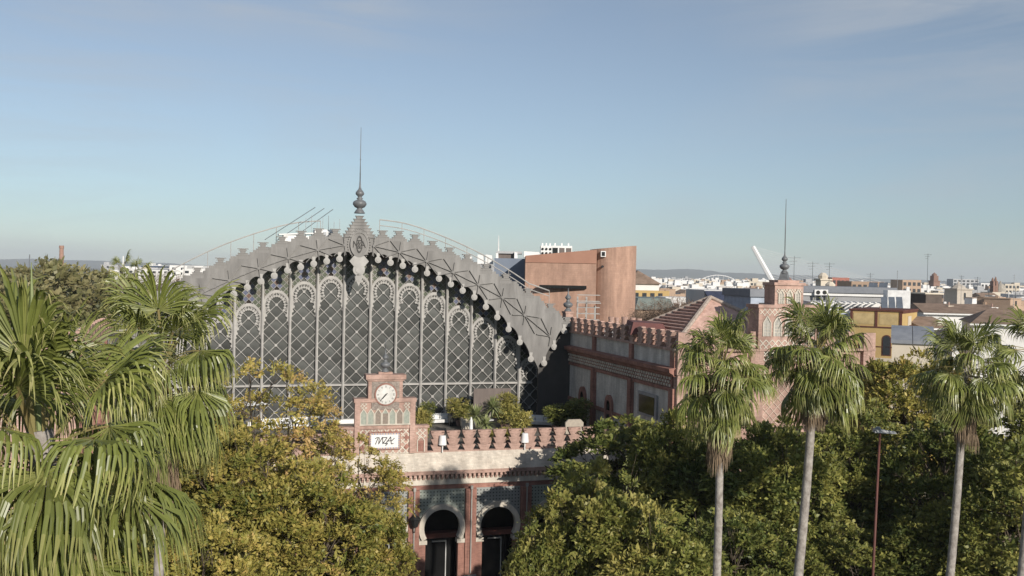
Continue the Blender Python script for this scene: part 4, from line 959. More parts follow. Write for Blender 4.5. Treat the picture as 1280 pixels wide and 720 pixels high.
while Dd < 760 and n < 292:
    pitch = 17 + Dd * .012
    x = .085 * Dd + rn.uniform(-5, 5)
    while x < .56 * Dd:
        xx, yy = x + rn.uniform(-2, 2), Dd + rn.uniform(-6, 6); px = px_of(xx, yy)
        if not (Dd < 230 and px < 985) and not (Dd < 205 and px < 1120) and n < 292:
            me, ci, rf_ = HM[rn.randrange(len(HM))]
            if rf_ == 'gable': l, gp = 'townhouse with a brown pitched tile roof in the old town', 'tile-roofed townhouses of the old town'
            else: l, gp = LB[ci]
            o = bpy.data.objects.new('townhouse', me); COL.objects.link(o); o.location = (xx, yy, 0); o.rotation_euler = (0, 0, TH + rn.choice([0, .5, -.35, .12, pi / 2]) + rn.uniform(-.1, .1)); zs = rn.uniform(.8, 1.08); o.scale = (1, 1, zs)
            tagit(o, *hlabel(ci, rf_, px, yy, me, zs)); n += 1
        x += pitch
    Dd += 17 + Dd * .012
# beyond about 700 m single houses can no longer be told apart
def mass(name, label, ranges, cnt, seed, mats, hmin=8, hmax=18, wmin=8, wmax=22):
    r = random.Random(seed); b = MB()
    for _ in range(cnt):
        p0, p1, d0, d1 = r.choice(ranges); f = r.random() ** 1.4; D_ = d0 + (d1 - d0) * f; px = r.uniform(p0, p1); w = at(px, 345, D_); ww, dd, hh = r.uniform(wmin, wmax) * (1 + D_ / 6000), r.uniform(10, 20), r.uniform(hmin, hmax) * (1.0 if r.random() < .92 else 1.22)
        m = r.choice([0, 0, 0, 0, 0, 1, 1, 2, 3]); x, y = w.x, w.y
        b.box(x - ww / 2, x + ww / 2, y - dd / 2, y + dd / 2, 0, hh, m)
        if r.random() < .6: q = r.uniform(-.3, .3) * ww; b.box(x + q - 2, x + q + 3, y - 3, y + 3, hh, hh + 2.6, m)
        if r.random() < .5:
            for i in range(int(ww // 5)): b.box(x - ww / 2 + 1 + i * 5, x - ww / 2 + 3 + i * 5, y - dd / 2 - .05, y - dd / 2, hh - 3.2, hh - 1.4, 4)
    o = b.build(name, None, [*cw, win_m]); tagit(o, label, 'district', kind='stuff')
mass('far_district', 'far mass of tiny white houses below the horizon on the right', [(780, 1330, 700, 2600)], 2600, 5, None)
mass('far_district', 'thin row of far white blocks right of the train shed', [(560, 800, 600, 2600)], 260, 6, None, 10, 24)
mass('far_district', 'thin row of far white blocks above the bare trees on the left', [(140, 300, 700, 2400)], 130, 8, None, 12, 20)
# dark far greenery between the houses
for i in range(26):
    px = rn.uniform(790, 1290); D_ = rn.uniform(230, 900); w = at(px, 345, D_); tree('street_tree', 'small dark tree between the houses of the old town', 'tree', (w.x, w.y, 0), TV['far'], i, (.9, .9, rn.uniform(.7, .95)), 'dark trees between the far houses')

def block(label, px0, px1, ytop, D, depth, m, rz=0, name='building', cat='building', zb=0, parts=None, group=None):
    """a box building seen between two pixel columns; returns (empty, width, height)"""
    a, b_ = at(px0, ytop, D), at(px1, ytop, D); w = b_.x - a.x; t = thing(name, label, cat, ((a.x + b_.x) / 2, D, 0), rz, group)
    W = w / max(.3, cos(rz)); z = (a.z + b_.z) / 2; q = MB(); q.box(-W / 2, W / 2, 0, depth, zb, z); q.build('wall', t, m); return t, W, z
# --- brick cylinder building
bt = thing('brick_theatre', 'large smooth brick building with a curved drum and slanted rim behind the shed', 'building', (9.5, 140, 0))
b = MB(); nseg_ = 14; b.prismz([(-7.9, 1.0), (2.35, -1.2), (2.35, 8), (-7.9, 8)], 0, 1)
pa, pb_ = at(657, 320, 141), at(746, 312.5, 139)
def rimz(x): f = (x - pa.x) / (pb_.x - pa.x); return pa.z + (pb_.z - pa.z) * f
vs = []; xs_ = [pa.x, (pa.x + pb_.x) / 2, pb_.x]
bb_ = MB()
for x0_, x1_ in zip(xs_, xs_[1:]):
    for (z0a, z0b, yo) in ((0, 0, 0),):
        Y0 = lambda x: 141 - (x - pa.x) * .2 - 140
        bb_.add([(x0_ - 9.5, Y0(x0_), 0), (x1_ - 9.5, Y0(x1_), 0), (x1_ - 9.5, Y0(x1_) + 9, 0), (x0_ - 9.5, Y0(x0_) + 9, 0), (x0_ - 9.5, Y0(x0_), rimz(x0_)), (x1_ - 9.5, Y0(x1_), rimz(x1_)), (x1_ - 9.5, Y0(x1_) + 9, rimz(x1_)), (x0_ - 9.5, Y0(x0_) + 9, rimz(x0_))],
                [(0, 3, 2, 1), (4, 5, 6, 7), (0, 1, 5, 4), (1, 2, 6, 5), (2, 3, 7, 6), (3, 0, 4, 7)])
bb_.build('flat_wall', bt, big_brick)
# slanted darker band under the rim and the recess lines
q = MB()
Y0 = lambda x: 141 - (x - pa.x) * .2 - 140
for x0_, x1_ in zip(xs_, xs_[1:]): q.add([(x0_ - 9.5, Y0(x0_) - .12, rimz(pa.x) - .9), (x1_ - 9.5, Y0(x1_) - .12, rimz(pa.x) - .9), (x1_ - 9.5, Y0(x1_) - .12, rimz(x1_) + .05), (x0_ - 9.5, Y0(x0_) - .12, rimz(x0_) + .05), (x0_ - 9.5, Y0(x0_) + .0, rimz(pa.x) - .9), (x1_ - 9.5, Y0(x1_) + .0, rimz(pa.x) - .9), (x1_ - 9.5, Y0(x1_) + .0, rimz(x1_) + .05), (x0_ - 9.5, Y0(x0_) + .0, rimz(x0_) + .05)], [(0, 1, 2, 3), (4, 7, 6, 5), (0, 4, 5, 1), (3, 2, 6, 7), (0, 3, 7, 4), (1, 5, 6, 2)])
q.build('rim_band', bt, mat('rust_brick', (.40, .22, .155), (.34, .18, .125), rough=.9, scale=.4))
s0, s1 = at(674, 358, 139), at(733, 360, 139)
q = MB(); q.box(s0.x - 9.5, s1.x - 9.5, -1.2, -.2, s0.z - .22, s0.z + .22); q.build('slot_window', bt, glass_dark)
# drum
c0, c1 = at(745, 420, 138), at(798, 420, 138); rr = (c1.x - c0.x) / 2 * 1.12; cxx = c1.x - rr - 9.5; q = MB(); NS = 40
def dz(a): x = cxx + rr * cos(a) + 9.5; return 26.5 + (x - c0.x) * .10
for i in range(NS):
    a, c = 2 * pi * i / NS, 2 * pi * (i + 1) / NS; p, r_ = (cxx + rr * cos(a), 2.5 + rr * sin(a)), (cxx + rr * cos(c), 2.5 + rr * sin(c)); f = .93
    p2, r2 = (cxx + rr * f * cos(a), 2.5 + rr * f * sin(a)), (cxx + rr * f * cos(c), 2.5 + rr * f * sin(c))
    q.add([(*p, 0), (*r_, 0), (*r2, 0), (*p2, 0), (*p, dz(a)), (*r_, dz(c)), (*r2, dz(c)), (*p2, dz(a))], [(0, 3, 2, 1), (4, 5, 6, 7), (0, 1, 5, 4), (1, 2, 6, 5), (2, 3, 7, 6), (3, 0, 4, 7)])
q.build('drum', bt, big_brick)
w0 = at(756, 317, 137); q = MB(); q.box(w0.x - 9.5 - .35, w0.x - 9.5 + .35, 2.5 - rr - .1, 2.5 - rr + .5, w0.z - .4, w0.z + .4); wf = q.build('window', bt, white); q = MB(); q.box(w0.x - 9.5 - .22, w0.x - 9.5 + .22, 2.5 - rr - .16, 2.5 - rr, w0.z - .28, w0.z + .28); q.build('pane', wf, glass_dark)
w0 = at(755, 333, 137); q = MB(); q.disc(w0.x - 9.5, w0.z, .18, 2.5 - rr - .1, 2.5 - rr + .3, 10); q.build('vent_hole', bt, black)
# blue-grey block with white rooftop plant
bl, W, z = block('blue-grey rendered block with white roof screens behind the shed', 618, 658, 323, 150, 12, slate_blue)
for i, (x0, x1, y0, y1) in enumerate([(583, 590, 319, 329), (597, 605, 318, 330), (607, 616, 318, 330), (620, 623, 316, 323), (643, 647, 315, 323), (655, 676, 314, 322)]):
    a, c = at(x0, y0, 155), at(x1, y1, 155); u = thing('roof_screen', ['white', 'white slanted', 'tall white', 'narrow white', 'thin white', 'long low white'][i] + ' roof screen above the blue-grey block, ' + ['first from the shed side', 'second from the shed side', 'third from the shed side', 'fourth from the shed side', 'beside the brown wall panel', 'nearest the brick rim'][i], 'roof screen', ((a.x + c.x) / 2, 155, c.z))
    q = MB(); h = a.z - c.z; w = (c.x - a.x) / 2; q.prism([(-w, 0), (w, 0), (w * .8, h * .9), (-w, h)], 0, 3); q.build('panel', u, white); q = MB(); q.box(-w * .7, w * .5, .1, 2.9, -24 if i else -24, 0); q.build('support', u, cw[3])
rbk, W, z = block('low brown roof room between the white screens', 623, 643, 317, 156, 5, brown_panel)
q = MB(); q.box(-W / 2 - .3, W / 2 + 1.2, -.4, 5.3, z, z + .35); q.build('roof', rbk, cw[3])
for i in range(2):
    x0, x1 = ((676, 690), (690, 715))[i]; a, c = at(x0, 307 + 0, 165), at(x1, 320, 165); u = thing('rooftop_block', ['white service block with round dark fans above the brick rim', 'white framed service block with brown louvres above the brick rim'][i], 'roof plant', ((a.x + c.x) / 2, 165, 0))
    w = (c.x - a.x) / 2; q = MB(); q.box(-w, w, 0, 4, 0, a.z); q.build('housing', u, white)
    for j in range(3):
        q = MB(); xx = -w + (j + .5) * 2 * w / 3
        if i == 0: q.disc(xx, a.z - .55, w * .22, -.12, 0, 12); q.disc(xx, a.z - 1.25, w * .22, -.12, 0, 12)
        else: q.box(xx - w * .25, xx + w * .25, -.1, 0, a.z - 1.5, a.z - .35)
        q.build('louvre', u, glass_dark if i == 0 or j == 0 else brown_panel)
        q = MB(); q.box(xx - .12, xx + .12, 1, 1.3, a.z, a.z + .45); q.build('vent_pipe', u, white)
mp_ = thing('radio_mast', 'white radio mast rising beyond the roof screens', 'mast', (at(623, 318, 400).x, 400, 0)); a = at(623, 294, 400); q = MB(); q.tube([(0, 0, 0), (0, 0, a.z - 6), (0, 0, a.z)], [.5, .3, .1], 6); q.lathe([(.3, 0), (1, .4), (1, 1.6), (.3, 2)], (0, 0, a.z - 8.5), 8); q.build('pole', mp_, white)
# hip-roofed cream building right of the drum
hb, W, z = block('cream building with a brown hip roof right of the brick drum', 786, 824, 355, 190, 12, cw[0])
q = MB(); P = [(-W / 2 - .5, -.5, z), (W / 2 + .5, -.5, z), (W / 2 + .5, 12.5, z), (-W / 2 - .5, 12.5, z), (-W * .12, 4, z + 2.6), (-W * .12, 8, z + 2.6)]; q.add(P, [(0, 1, 4), (1, 2, 5, 4), (2, 3, 5), (3, 0, 4, 5), (3, 2, 1, 0)]); q.build('roof', hb, tile_brown)
q = MB(); q.box(-W / 2 - .6, W / 2 + 1.6, -2.5, 0, 0, at(800, 363, 188).z); q.build('annex', hb, ochre)
for i in range(4): q = MB(); x = -W / 2 + .8 + i * 1.5; q.box(x, x + .8, -2.56, -2.5, at(800, 371, 188).z, at(800, 366, 188).z); q.build('window', hb, win_m)
gh, W, z = block('low building with a grey-green metal roof left of the bare trees', 797, 840, 380, 158, 12, cw[2])
q = MB(); q.prism([(-W / 2 - .4, z - .9), (W / 2 + .6, z - .9), (W / 2 - .4, z + .9), (-W / 2, z + .9)], -.6, 12); q.build('roof', gh, mat('verdigris_roof', (.20, .24, .22), (.16, .19, .18), rough=.6))
# service area beside the brick drum: frame and terracotta vents
sf = thing('steel_frame_stair', 'white steel stair frame standing before the brick building', 'stair', (at(733, 400, 112).x, 112, 0)); q = MB()
for x in (-1, .0, 1.0):
    for y in (0, 1.2): q.box(x - .05, x + .05, y - .05, y + .05, 0, at(733, 371 if x < .5 else 382, 112).z)
for zz in range(6): q.box(-1, 1.5, -.04, .04, 17.0 + zz * .7, 17.07 + zz * .7); q.box(-1, 1.5, 1.16, 1.24, 17.0 + zz * .7, 17.07 + zz * .7)
q.box(-1, 1.6, -.05, 1.25, 19.6, 19.7); q.build('frame', sf, lat_grey)
for i, (px, y, wpx) in enumerate([(764, 396, 5), (771, 397, 4), (781, 396, 6), (791, 397, 5), (799, 398, 5)]):
    a = at(px, y, 108); c = thing('roof_vent', 'round terracotta vent behind the right wing parapet, number ' + ['one', 'two', 'three', 'four', 'five'][i] + ' from the drum\'s left edge', 'vent', (a.x, 108, 0)); q = MB(); r_ = wpx * 108 / FOC / 2 * 1.3; q.lathe([(r_, 0), (r_, a.z - .25), (r_ * 1.1, a.z - .25), (r_ * 1.1, a.z), (r_ * .8, a.z)], (0, 0, 0), 12); q.build('drum', c, pink)
cn = thing('canvas_canopy', 'maroon canvas canopy behind the right wing parapet', 'canopy', (at(812, 412, 74.5).x, 74.5, 0)); a = at(812, 403, 74.5); q = MB(); W = 24 * 74.5 / FOC
q.prism([(-W, a.z - .95), (W * .95, a.z - .75), (W * .7, a.z - .1), (-W * .85, a.z)], 0, 4); q.build('canopy', cn, awning_brown); q = MB()
for x in (-W * .9, W * .85): q.box(x - .06, x + .06, 1, 1.12, 0, a.z - .8)
q.build('post', cn, black)

# --- buildings at right, nearest first
def win(parent, x, z, w, h, y=-.05, arched=False, m=None, frame=None):
    q = MB()
    if arched: q.prism([(x - w / 2, z), (x + w / 2, z)] + [(x + w / 2 * cos(t), z + h - w / 2 + w / 2 * sin(t)) for t in np.linspace(0, pi, 9)], y, .02)
    else: q.box(x - w / 2, x + w / 2, y, .02, z, z + h)
    o = q.build('window', parent, m or maroon); q = MB(); s_ = .78
    if arched: q.prism([(x - w / 2 * s_, z + .1), (x + w / 2 * s_, z + .1)] + [(x + w / 2 * s_ * cos(t), z + h - w / 2 + w / 2 * s_ * sin(t)) for t in np.linspace(0, pi, 9)], y - .03, y)
    else: q.box(x - w / 2 * s_, x + w / 2 * s_, y - .03, y, z + .1, z + h - .1)
    q.build('pane', o, win_m)
# ochre house: shaded left front and sunlit right side meeting at one corner
cor = at(1128, 390, 118); rz = radians(-32); oh = thing('ochre_house', 'ochre house with maroon trim and two arched windows beyond the trees', 'house', (cor.x, 118, 0), rz)
WL, WR, z = 6.0, 9.5, cor.z
q = MB(); q.box(-WL, 0, 0, WR, 0, z); q.build('wall', oh, ochre)
q = MB(); q.box(-WL - .15, .15, -.15, WR + .15, z, z + .2); q.box(-WL - .08, .08, -.08, 0, z - 2.0, z - 1.85); q.box(-WL - .05, .08, -.08, WR, z - 4.3, z - 4.2)
for x in (-WL, -WL / 2 - .1, -.3): q.box(x, x + .3, -.07, 0, z - 1.85, z)
q.box(.0, .08, 0, WR, z - .2, z); q.build('trim', oh, maroon)
q = MB(); q.box(-WL + .4, -WL / 2 - .2, -.03, 0, z - 1.6, z - .3); q.box(-WL / 2 + .4, -.5, -.03, 0, z - 1.6, z - .3); q.build('frieze_panel', oh, mat('pale_ochre', (.58, .44, .22), rough=.9))
win(oh, -4.4, z - 5.3, 1.05, 2.5, arched=True); win(oh, -1.7, z - 5.3, 1.05, 2.5, arched=True)
q = MB(); q.box(-WL, .1, -.06, 0, z - 6.0, z - 5.6); q.build('band', oh, cw[1])
q = MB(); q.box(.02, .09, 3.4, 5.3, z - 5, z - .6); q.build('side_recess', oh, cw[1])
for i in range(3): q = MB(); q.box(.09, .2, 3.6 + i * .1, 5.2, z - 4.5 + i * 1.3, z - 4.3 + i * 1.3); q.build('balcony_rail', oh, maroon)
# grey curved metal roof in front
a, c = at(1115, 427, 104), at(1163, 427, 104); W = c.x - a.x; gm = thing('metal_roofed_shed', 'low cream shed with a curved grey metal roof beside the ochre house', 'building', (a.x, 104, 0), radians(-21)); z = a.z
q = MB(); q.box(0, W, 0, 6, 0, z - .1); q.build('wall', gm, cw[1]); q = MB(); P = [(-.3, z - .15)] + [(-.3 + 6.6 * i / 8, z + 1.7 * sin(pi * (.08 + .5 * i / 8)) - .2) for i in range(9)] + [(6.3, z - .2)]
q.prismx(P, -.1, W / 2 - .03); q.build('roof', gm, mat('zinc', (.27, .28, .30), (.20, .21, .23), rough=.4, spec=.6, scale=1)); q = MB(); q.prismx(P, W / 2 + .03, W + .1); q.build('roof', gm, MATS['zinc'])
# white house left of the ochre one, with terrace
wh, W, z = block('white house with a railed terrace left of the ochre house', 1040, 1082, 401, 128, 9, cw[0], radians(-8))
q = MB(); q.box(-W / 2 - .1, W / 2 + .1, -.12, .1, z, z + 1.0); q.build('parapet', wh, mat('blue_white', (.50, .54, .62), rough=.9)); win(wh, .5, z - 3.1, 1.6, 1.6, m=cw[2]); win(wh, -2.4, z - 5.2, 1.2, 1.8, m=cw[3])
ht, W, z = block('set-back white terrace flat with sliding doors and a slatted pergola', 1015, 1100, 378, 136, 8, cw[0], radians(-8))
for i in range(4): win(ht, -W / 2 + 1.6 + i * 2.3, z - 2.6, 1.3, 2.1, m=cw[3])
q = MB(); q.box(-W / 2 - .2, W / 2 + .2, -3.0, -2.85, z - .1, z + .05)
for i in range(12): q.box(-W / 2 + i * W / 12, -W / 2 + i * W / 12 + .28, -3.2, .2, z + .06, z + .18)
for i in range(4): q.box(-W / 2 + i * W / 3.05, -W / 2 + i * W / 3.05 + .12, -2.98, -2.86, z - 3.2, z - .1)
q.build('pergola', ht, white)
lg, W, z = block('long grey-roofed apartment block behind the pergola terrace', 975, 1113, 366, 160, 12, cw[3], radians(-8))
q = MB(); q.box(-W / 2 - .4, W / 2 + .4, -.6, 12.4, z, z + 1.0); q.build('roof', lg, mat('grey_roof', (.23, .24, .26), (.19, .2, .22), rough=.8)); 
q = MB(); q.box(-W / 2, W / 2, -.3, 0, z - .5, z); q.build('eaves_band', lg, white)
wb, W, z = block('bright white stair block right of the long grey roof', 1111, 1137, 363, 134, 5, mat('bright_white', (.82, .81, .79), rough=.9), radians(-14))
q = MB(); q.box(W / 2 - .5, W / 2 - .1, .2, .6, z, z + .5); q.build('chimney', wb, white)
for j in range(3):
    a = at(1106 + j * 9.5, 386, 127); sp = thing('solar_panel', ['left', 'middle', 'right'][j] + ' one of three tilted solar panels before the white stair block', 'solar panel', (a.x, 127, a.z), radians(-14)); q = MB(); q.prismx([(0, 0), (0, .06), (1.3, 1.5), (1.3, 1.42)], -.38, .38); q.build('panel', sp, mat('solar_glass', (.13, .15, .18), rough=.25, spec=.7)); q = MB(); q.tube([(.3, 1.2, -3), (.3, 1.2, 1.3)], .04, 4); q.tube([(-.3, 1.2, -3), (-.3, 1.2, 1.3)], .04, 4); q.build('stand', sp, metal_grey)
for i, (px, lab_) in enumerate([(1090, 'left'), (1103, 'right')]):
    a = at(px, 364, 168); sp = thing('solar_panel', lab_ + ' one of two dark solar panels on the roof behind the long grey roof', 'solar panel', (a.x, 168, a.z), radians(-30)); q = MB(); q.prismx([(0, 0), (0, .06), (1.2, 1.5), (1.2, 1.42)], -.7, .7); q.build('panel', sp, MATS['solar_glass']); q = MB(); q.tube([(0, 1, -4), (0, 1, 1.3)], .05, 4); q.build('stand', sp, metal_grey)
bx2, W, z = block('dark brown boxy roof room right of the bright white block', 1157, 1178, 368, 150, 6, mat('dark_brown_render', (.13, .105, .09), rough=.9), radians(5))
q = MB(); q.box(-W / 2 - .2, W / 2 + .2, -.2, 6.2, z, z + .2); q.build('coping', bx2, cw[1])
# brown tile roofs
def gab(label, px0, px1, yr, ye, D, dep, rz, wallm=None, hip=False):
    a, c = at(px0, ye, D), at(px1, ye, D); W = (c.x - a.x); zr = at((px0 + px1) / 2, yr, D + dep / 2).z; ze = (a.z + c.z) / 2
    t = thing('tiled_house', label, 'house', ((a.x + c.x) / 2, D, 0), rz); q = MB(); q.box(-W / 2, W / 2, 0, dep, 0, ze); q.build('wall', t, wallm or cw[0]); h = W * .25 if hip else 0
    q = MB(); q.add([(-W / 2 - .4, -.5, ze), (W / 2 + .4, -.5, ze), (W / 2 + .4, dep + .5, ze), (-W / 2 - .4, dep + .5, ze), (-W / 2 - .4 + h, dep / 2, zr), (W / 2 + .4 - h, dep / 2, zr)], [(0, 1, 5, 4), (2, 3, 4, 5), (1, 2, 5), (3, 0, 4), (3, 2, 1, 0)]); q.build('roof', t, tile_brown)
    q = MB(); q.box(-W / 2 - .45, W / 2 + .45, -.62, -.48, ze - .2, ze - .02); q.build('eaves', t, white)
    n_ = max(2, int(W // 4))
    for i in range(n_): win(t, -W / 2 + (i + .5) * W / n_, ze - 2.7, 1.0, 1.5, m=cw[3])
    return t
gab('wide house with a long brown tile roof behind the palm on the right', 1160, 1250, 380, 392, 138, 13, radians(-10))
gab('house with a brown hip roof between the last two palms', 1222, 1330, 388, 406, 112, 11, radians(-18), hip=True)
gab('small house with a mottled tile roof right of the ochre house', 1150, 1196, 396, 410, 122, 8, radians(20))
# left-middle far houses behind the tiled hip roof
b1, W, z = block('white house with dark blue awning left of the roof gable', 880, 925, 363, 150, 10, cw[0], radians(6))
q = MB(); q.prismx([(-2.6, z - 1.6), (0, z - .3), (0, z - .1), (-2.6, z - 1.45)], -W / 2, W / 2); q.build('awning', b1, mat('navy_canvas', (.05, .06, .10), rough=.9)); win(b1, 0, z - 3.6, 1.4, 1.6)
for i in range(3): win(b1, -W / 3 + i * W / 3, z - 4.8, 1.0, 1.6)
b2, W, z = block('pale blue-grey house with one dark window left of the roof gable', 938, 962, 371, 118, 9, mat('pale_blue_render', (.42, .47, .55), rough=.9), radians(8))
win(b2, 0.3, z - 2.2, .8, 1.5, m=black); q = MB(); q.box(-W / 2 - .2, W / 2 + .2, -.3, 9.2, z, z + .9); q.build('roof', b2, MATS['grey_roof'])
b3, W, z = block('white flat-roofed house beside the bare trees', 832, 878, 372, 170, 8, cw[0], radians(4))
for i in range(5): win(b3, -W / 2 + (i + .5) * W / 5, z - 2.2, .8, 1.2)
# --- landmarks far off
def towr(label, name, px, ytop, D, w, m, cat='tower'):
    a = at(px, ytop, D); return thing(name, label, cat, (a.x, D, 0), TH), a.z
t, z = towr('slender brick bell tower standing above the far roofs', 'bell_tower', 1168, 342, 900, 8, None)
q = MB(); q.box(-3.4, 3.4, -3.4, 3.4, 0, z - 7); q.box(-3.8, 3.8, -3.8, 3.8, z - 7, z - 6.4); q.box(-2.5, 2.5, -2.5, 2.5, z - 6.4, z - 2); q.lathe([(2.3, 0), (2.2, 1.2), (.8, 2.4), (.2, 3)], (0, 0, z - 2), 10); q.build('shaft', t, mat('old_brick', (.26, .16, .12), (.2, .12, .09), rough=.9, scale=.2))
for i in range(3): q = MB(); q.box(-.8, .8, -3.5, -3.4, z - 14 - i * 6, z - 11 - i * 6); q.build('window', t, win_m)
t, z = towr('domed church with a dark twin belfry on the right of the far roofs', 'church', 1245, 347, 620, 8, None, 'church')
q = MB(); q.box(-7, 7, -5, 5, 0, z - 9); q.build('nave', t, cw[1])
q = MB(); q.lathe([(3.4, 0), (3.4, 2.2), (3.0, 3.6), (2, 4.8), (.6, 5.6), (.3, 7)], (3.5, 0, z - 9), 12); q.build('dome', t, mat('pale_dome', (.42, .38, .32), rough=.8))
q = MB(); q.box(-3.2, -1.7, -1.4, 1.4, z - 9, z - 2.2); q.box(-1.0, .5, -1.4, 1.4, z - 9, z - 2.2); q.box(-3.2, .5, -1.2, 1.2, z - 9, z - 5); q.lathe([(.8, 0), (.7, 1), (.2, 2.2)], (-2.45, 0, z - 2.2), 8); q.lathe([(.8, 0), (.7, 1.2), (.2, 2.8)], (-.25, 0, z - 2.2), 8); q.build('belfry', t, MATS['old_brick'])
t, z = towr('cream belfry with a single arched opening among the white houses', 'belfry', 1198, 356, 330, 6, None)
q = MB(); q.box(-3, 3, -3, 3, 0, z - 1.6); q.box(-3.4, 3.4, -3.4, 3.4, z - 1.6, z - 1.2); q.lathe([(2.6, 0), (1.8, .8), (.4, 1.6), (.1, 2.4)], (0, 0, z - 1.2), 8); q.build('shaft', t, mat('belfry_cream', (.50, .44, .37), (.42, .37, .31), rough=.9)); win(t, 0, z - 5, 1.1, 2.6, y=-3.05, arched=True, m=cw[1])
for (px0, px1, yt, D, l, m_, nf, nc) in [(1191, 1224, 349, 1100, 'grey high-rise block on the skyline right of the bell tower', cw[3], 3, 6), (1128, 1152, 350, 520, 'tan apartment block on the skyline before the ochre house', cw[2], 3, 4), (1226, 1240, 354, 900, 'white block with a blue-grey side on the far skyline', cw[0], 2, 3), (1256, 1275, 355, 700, 'pale round-shouldered block at the right end of the skyline', cw[1], 2, 4), (1040, 1062, 347, 420, 'red and white apartment block left of the long skyline roofs', mat('red_render', (.40, .17, .13), rough=.9), 3, 4), (1064, 1106, 352, 380, 'low pink-brown block on the skyline behind the solar panels', cw[2], 1, 6)]:
    bk_, W, z = block(l, px0, px1, yt, D, 14, m_, radians(4))
    for f in range(nf):
        q = MB()
        for c_ in range(nc): x = -W / 2 + (c_ + .5) * W / nc; q.box(x - W / nc * .3, x + W / nc * .3, -.12, 0, z - 3 - f * 3.4, z - 1.2 - f * 3.4)
        q.build('window_row', bk_, win_m)
for (px, yt, D, l) in [(1029, 341, 220, 'stone chimney with a round cap on the roofs right of the finial'), (985, 347, 140, 'squat brick chimney just behind the roof gable'), (1038, 352, 170, 'thin white chimney on the long grey roof')]:
    t, z = towr(l, 'roof_chimney', px, yt, D, 1, None, 'chimney'); s_ = D / 200; q = MB(); q.box(-1.1 * s_, 1.1 * s_, -1, 1, 0, z - 1.5 * s_); q.box(-1.4 * s_, 1.4 * s_, -1.3, 1.3, z - 1.5 * s_, z - 1.2 * s_); q.lathe([(.9 * s_, 0), (1.0 * s_, .6 * s_), (.4 * s_, 1.2 * s_)], (0, 0, z - 1.2 * s_), 8); q.build('stack', t, cw[1] if D != 140 else red_brick)
for (px, yt, D, l) in [(1160, 317, 260, 'tall thin lattice aerial left of the bell tower'), (993, 320, 150, 'thin aerial just right of the roof gable finial'), (1016, 327, 170, 'aerial with short arms above the long grey roof'), (1037, 328, 180, 'aerial with bent top arm right of the stone chimney')]:
    a = at(px, yt, D); t = thing('aerial', l, 'aerial', (a.x, D, 0)); q = MB(); q.tube([(0, 0, 0), (0, 0, a.z)], .035 * D / 150, 4)
    for i in range(3): q.tube([(-1.0 + .2 * i, 0, a.z - .3 - i * .5), (1.0 - .5 * i, 0, a.z - .25 - i * .5)], .02 * D / 150, 4)
    q.build('pole', t, metal_grey)
# bridge with a leaning white pylon and cables
a, c = at(941, 308, 1500), at(965, 351, 1500); br = thing('cable_bridge', 'white leaning bridge pylon with fanned cables far behind the roof gable', 'bridge', (c.x, 1500, 0))
dx = a.x - c.x; f = a.z / (a.z - c.z); bx0 = a.x - c.x - dx * f
q = MB(); q.tube([(bx0, 0, 0), (dx, 0, a.z)], [4.6, 3.2], 6); q.build('pylon', br, white); q = MB(); q.box(bx0 - 20, bx0 + 260, -8, 8, 5, 8); q.build('deck', br, white)
for i in range(13):
    t_ = .30 + .70 * (i + 1) / 13; q = MB(); q.tube([(bx0 + (dx - bx0) * t_, 0, a.z * t_), (bx0 + 30 + 13.5 * (i + 1), 0, 8)], .22, 4); q.build('cable', br, white)
a, m_, c = at(868, 352, 2100), at(898, 344, 2100), at(930, 354, 2100); ab = thing('arch_bridge', 'pale low arch bridge on the skyline below the hills', 'bridge', (m_.x, 2100, 0)); q = MB()
W = (c.x - a.x) / 2; q.tube([(-W + 2 * W * i / 20, 0, 8 + (m_.z - 8) * (1 - (2 * i / 20 - 1) ** 2)) for i in range(21)], .9, 6); q.box(-W, W, -5, 5, 7, 9)
q.build('arch', ab, white)
for i in range(1, 10): q = MB(); x = -W + 2 * W * i / 10; q.tube([(x, 0, 9), (x, 0, 8 + (m_.z - 8) * (1 - (i / 5 - 1) ** 2))], .35, 4); q.build('hanger', ab, white)
# left skyline
t, z = towr('tall brick factory chimney above the trees on the left', 'brick_chimney', 77, 307, 640, 3, None, 'chimney'); q = MB(); q.lathe([(2.0, 0), (1.25, z - 2), (1.5, z - 1.6), (1.5, z)], (0, 0, 0), 12); q.build('shaft', t, mat('far_brick', (.40, .24, .18), rough=.9))
t, z = towr('thin white pole above the bare trees on the left', 'pole', 154, 320, 420, 3, None, 'pole'); q = MB(); q.tube([(0, 0, 0), (0, 0, z)], [.5, .25], 6); q.build('shaft', t, white)
bk_, W, z = block('long glass-banded office block on the left skyline', 164, 197, 332, 900, 30, cw[0])
for f in range(3): q = MB(); q.box(-W / 2 - .3, W / 2 + .3, -.5, 30, z - 1.5 - f * 2.6, z - .1 - f * 2.6); q.build('glass_band', bk_, mat('band_glass', (.06, .09, .15), rough=.3))
q = MB(); q.box(W * .15, W * .28, 2, 10, z, z + 2.6); q.build('roof_room', bk_, white)
for i, (p0, p1, yt, D) in enumerate([(160, 240, 337, 700), (196, 222, 334, 980), (212, 234, 332, 620), (228, 262, 336, 560)]):
    bk_, W, z = block(['long low white block on the left skyline below the office block', 'pale pink block right of the office block on the left skyline', 'white block with a taller end on the left skyline', 'white terraced block just left of the gable foot'][i], p0, p1, yt, D, 14, cw[0] if i != 1 else cw[1])
    for f in range(2):
        q = MB(); nn_ = int(W // 4)
        for j in range(nn_): x = -W / 2 + (j + .5) * W / nn_; q.box(x - 1.1, x + 1.1, -.1, 0, z - 2.6 - f * 3, z - 1.2 - f * 3)
        q.build('window_row', bk_, win_m)
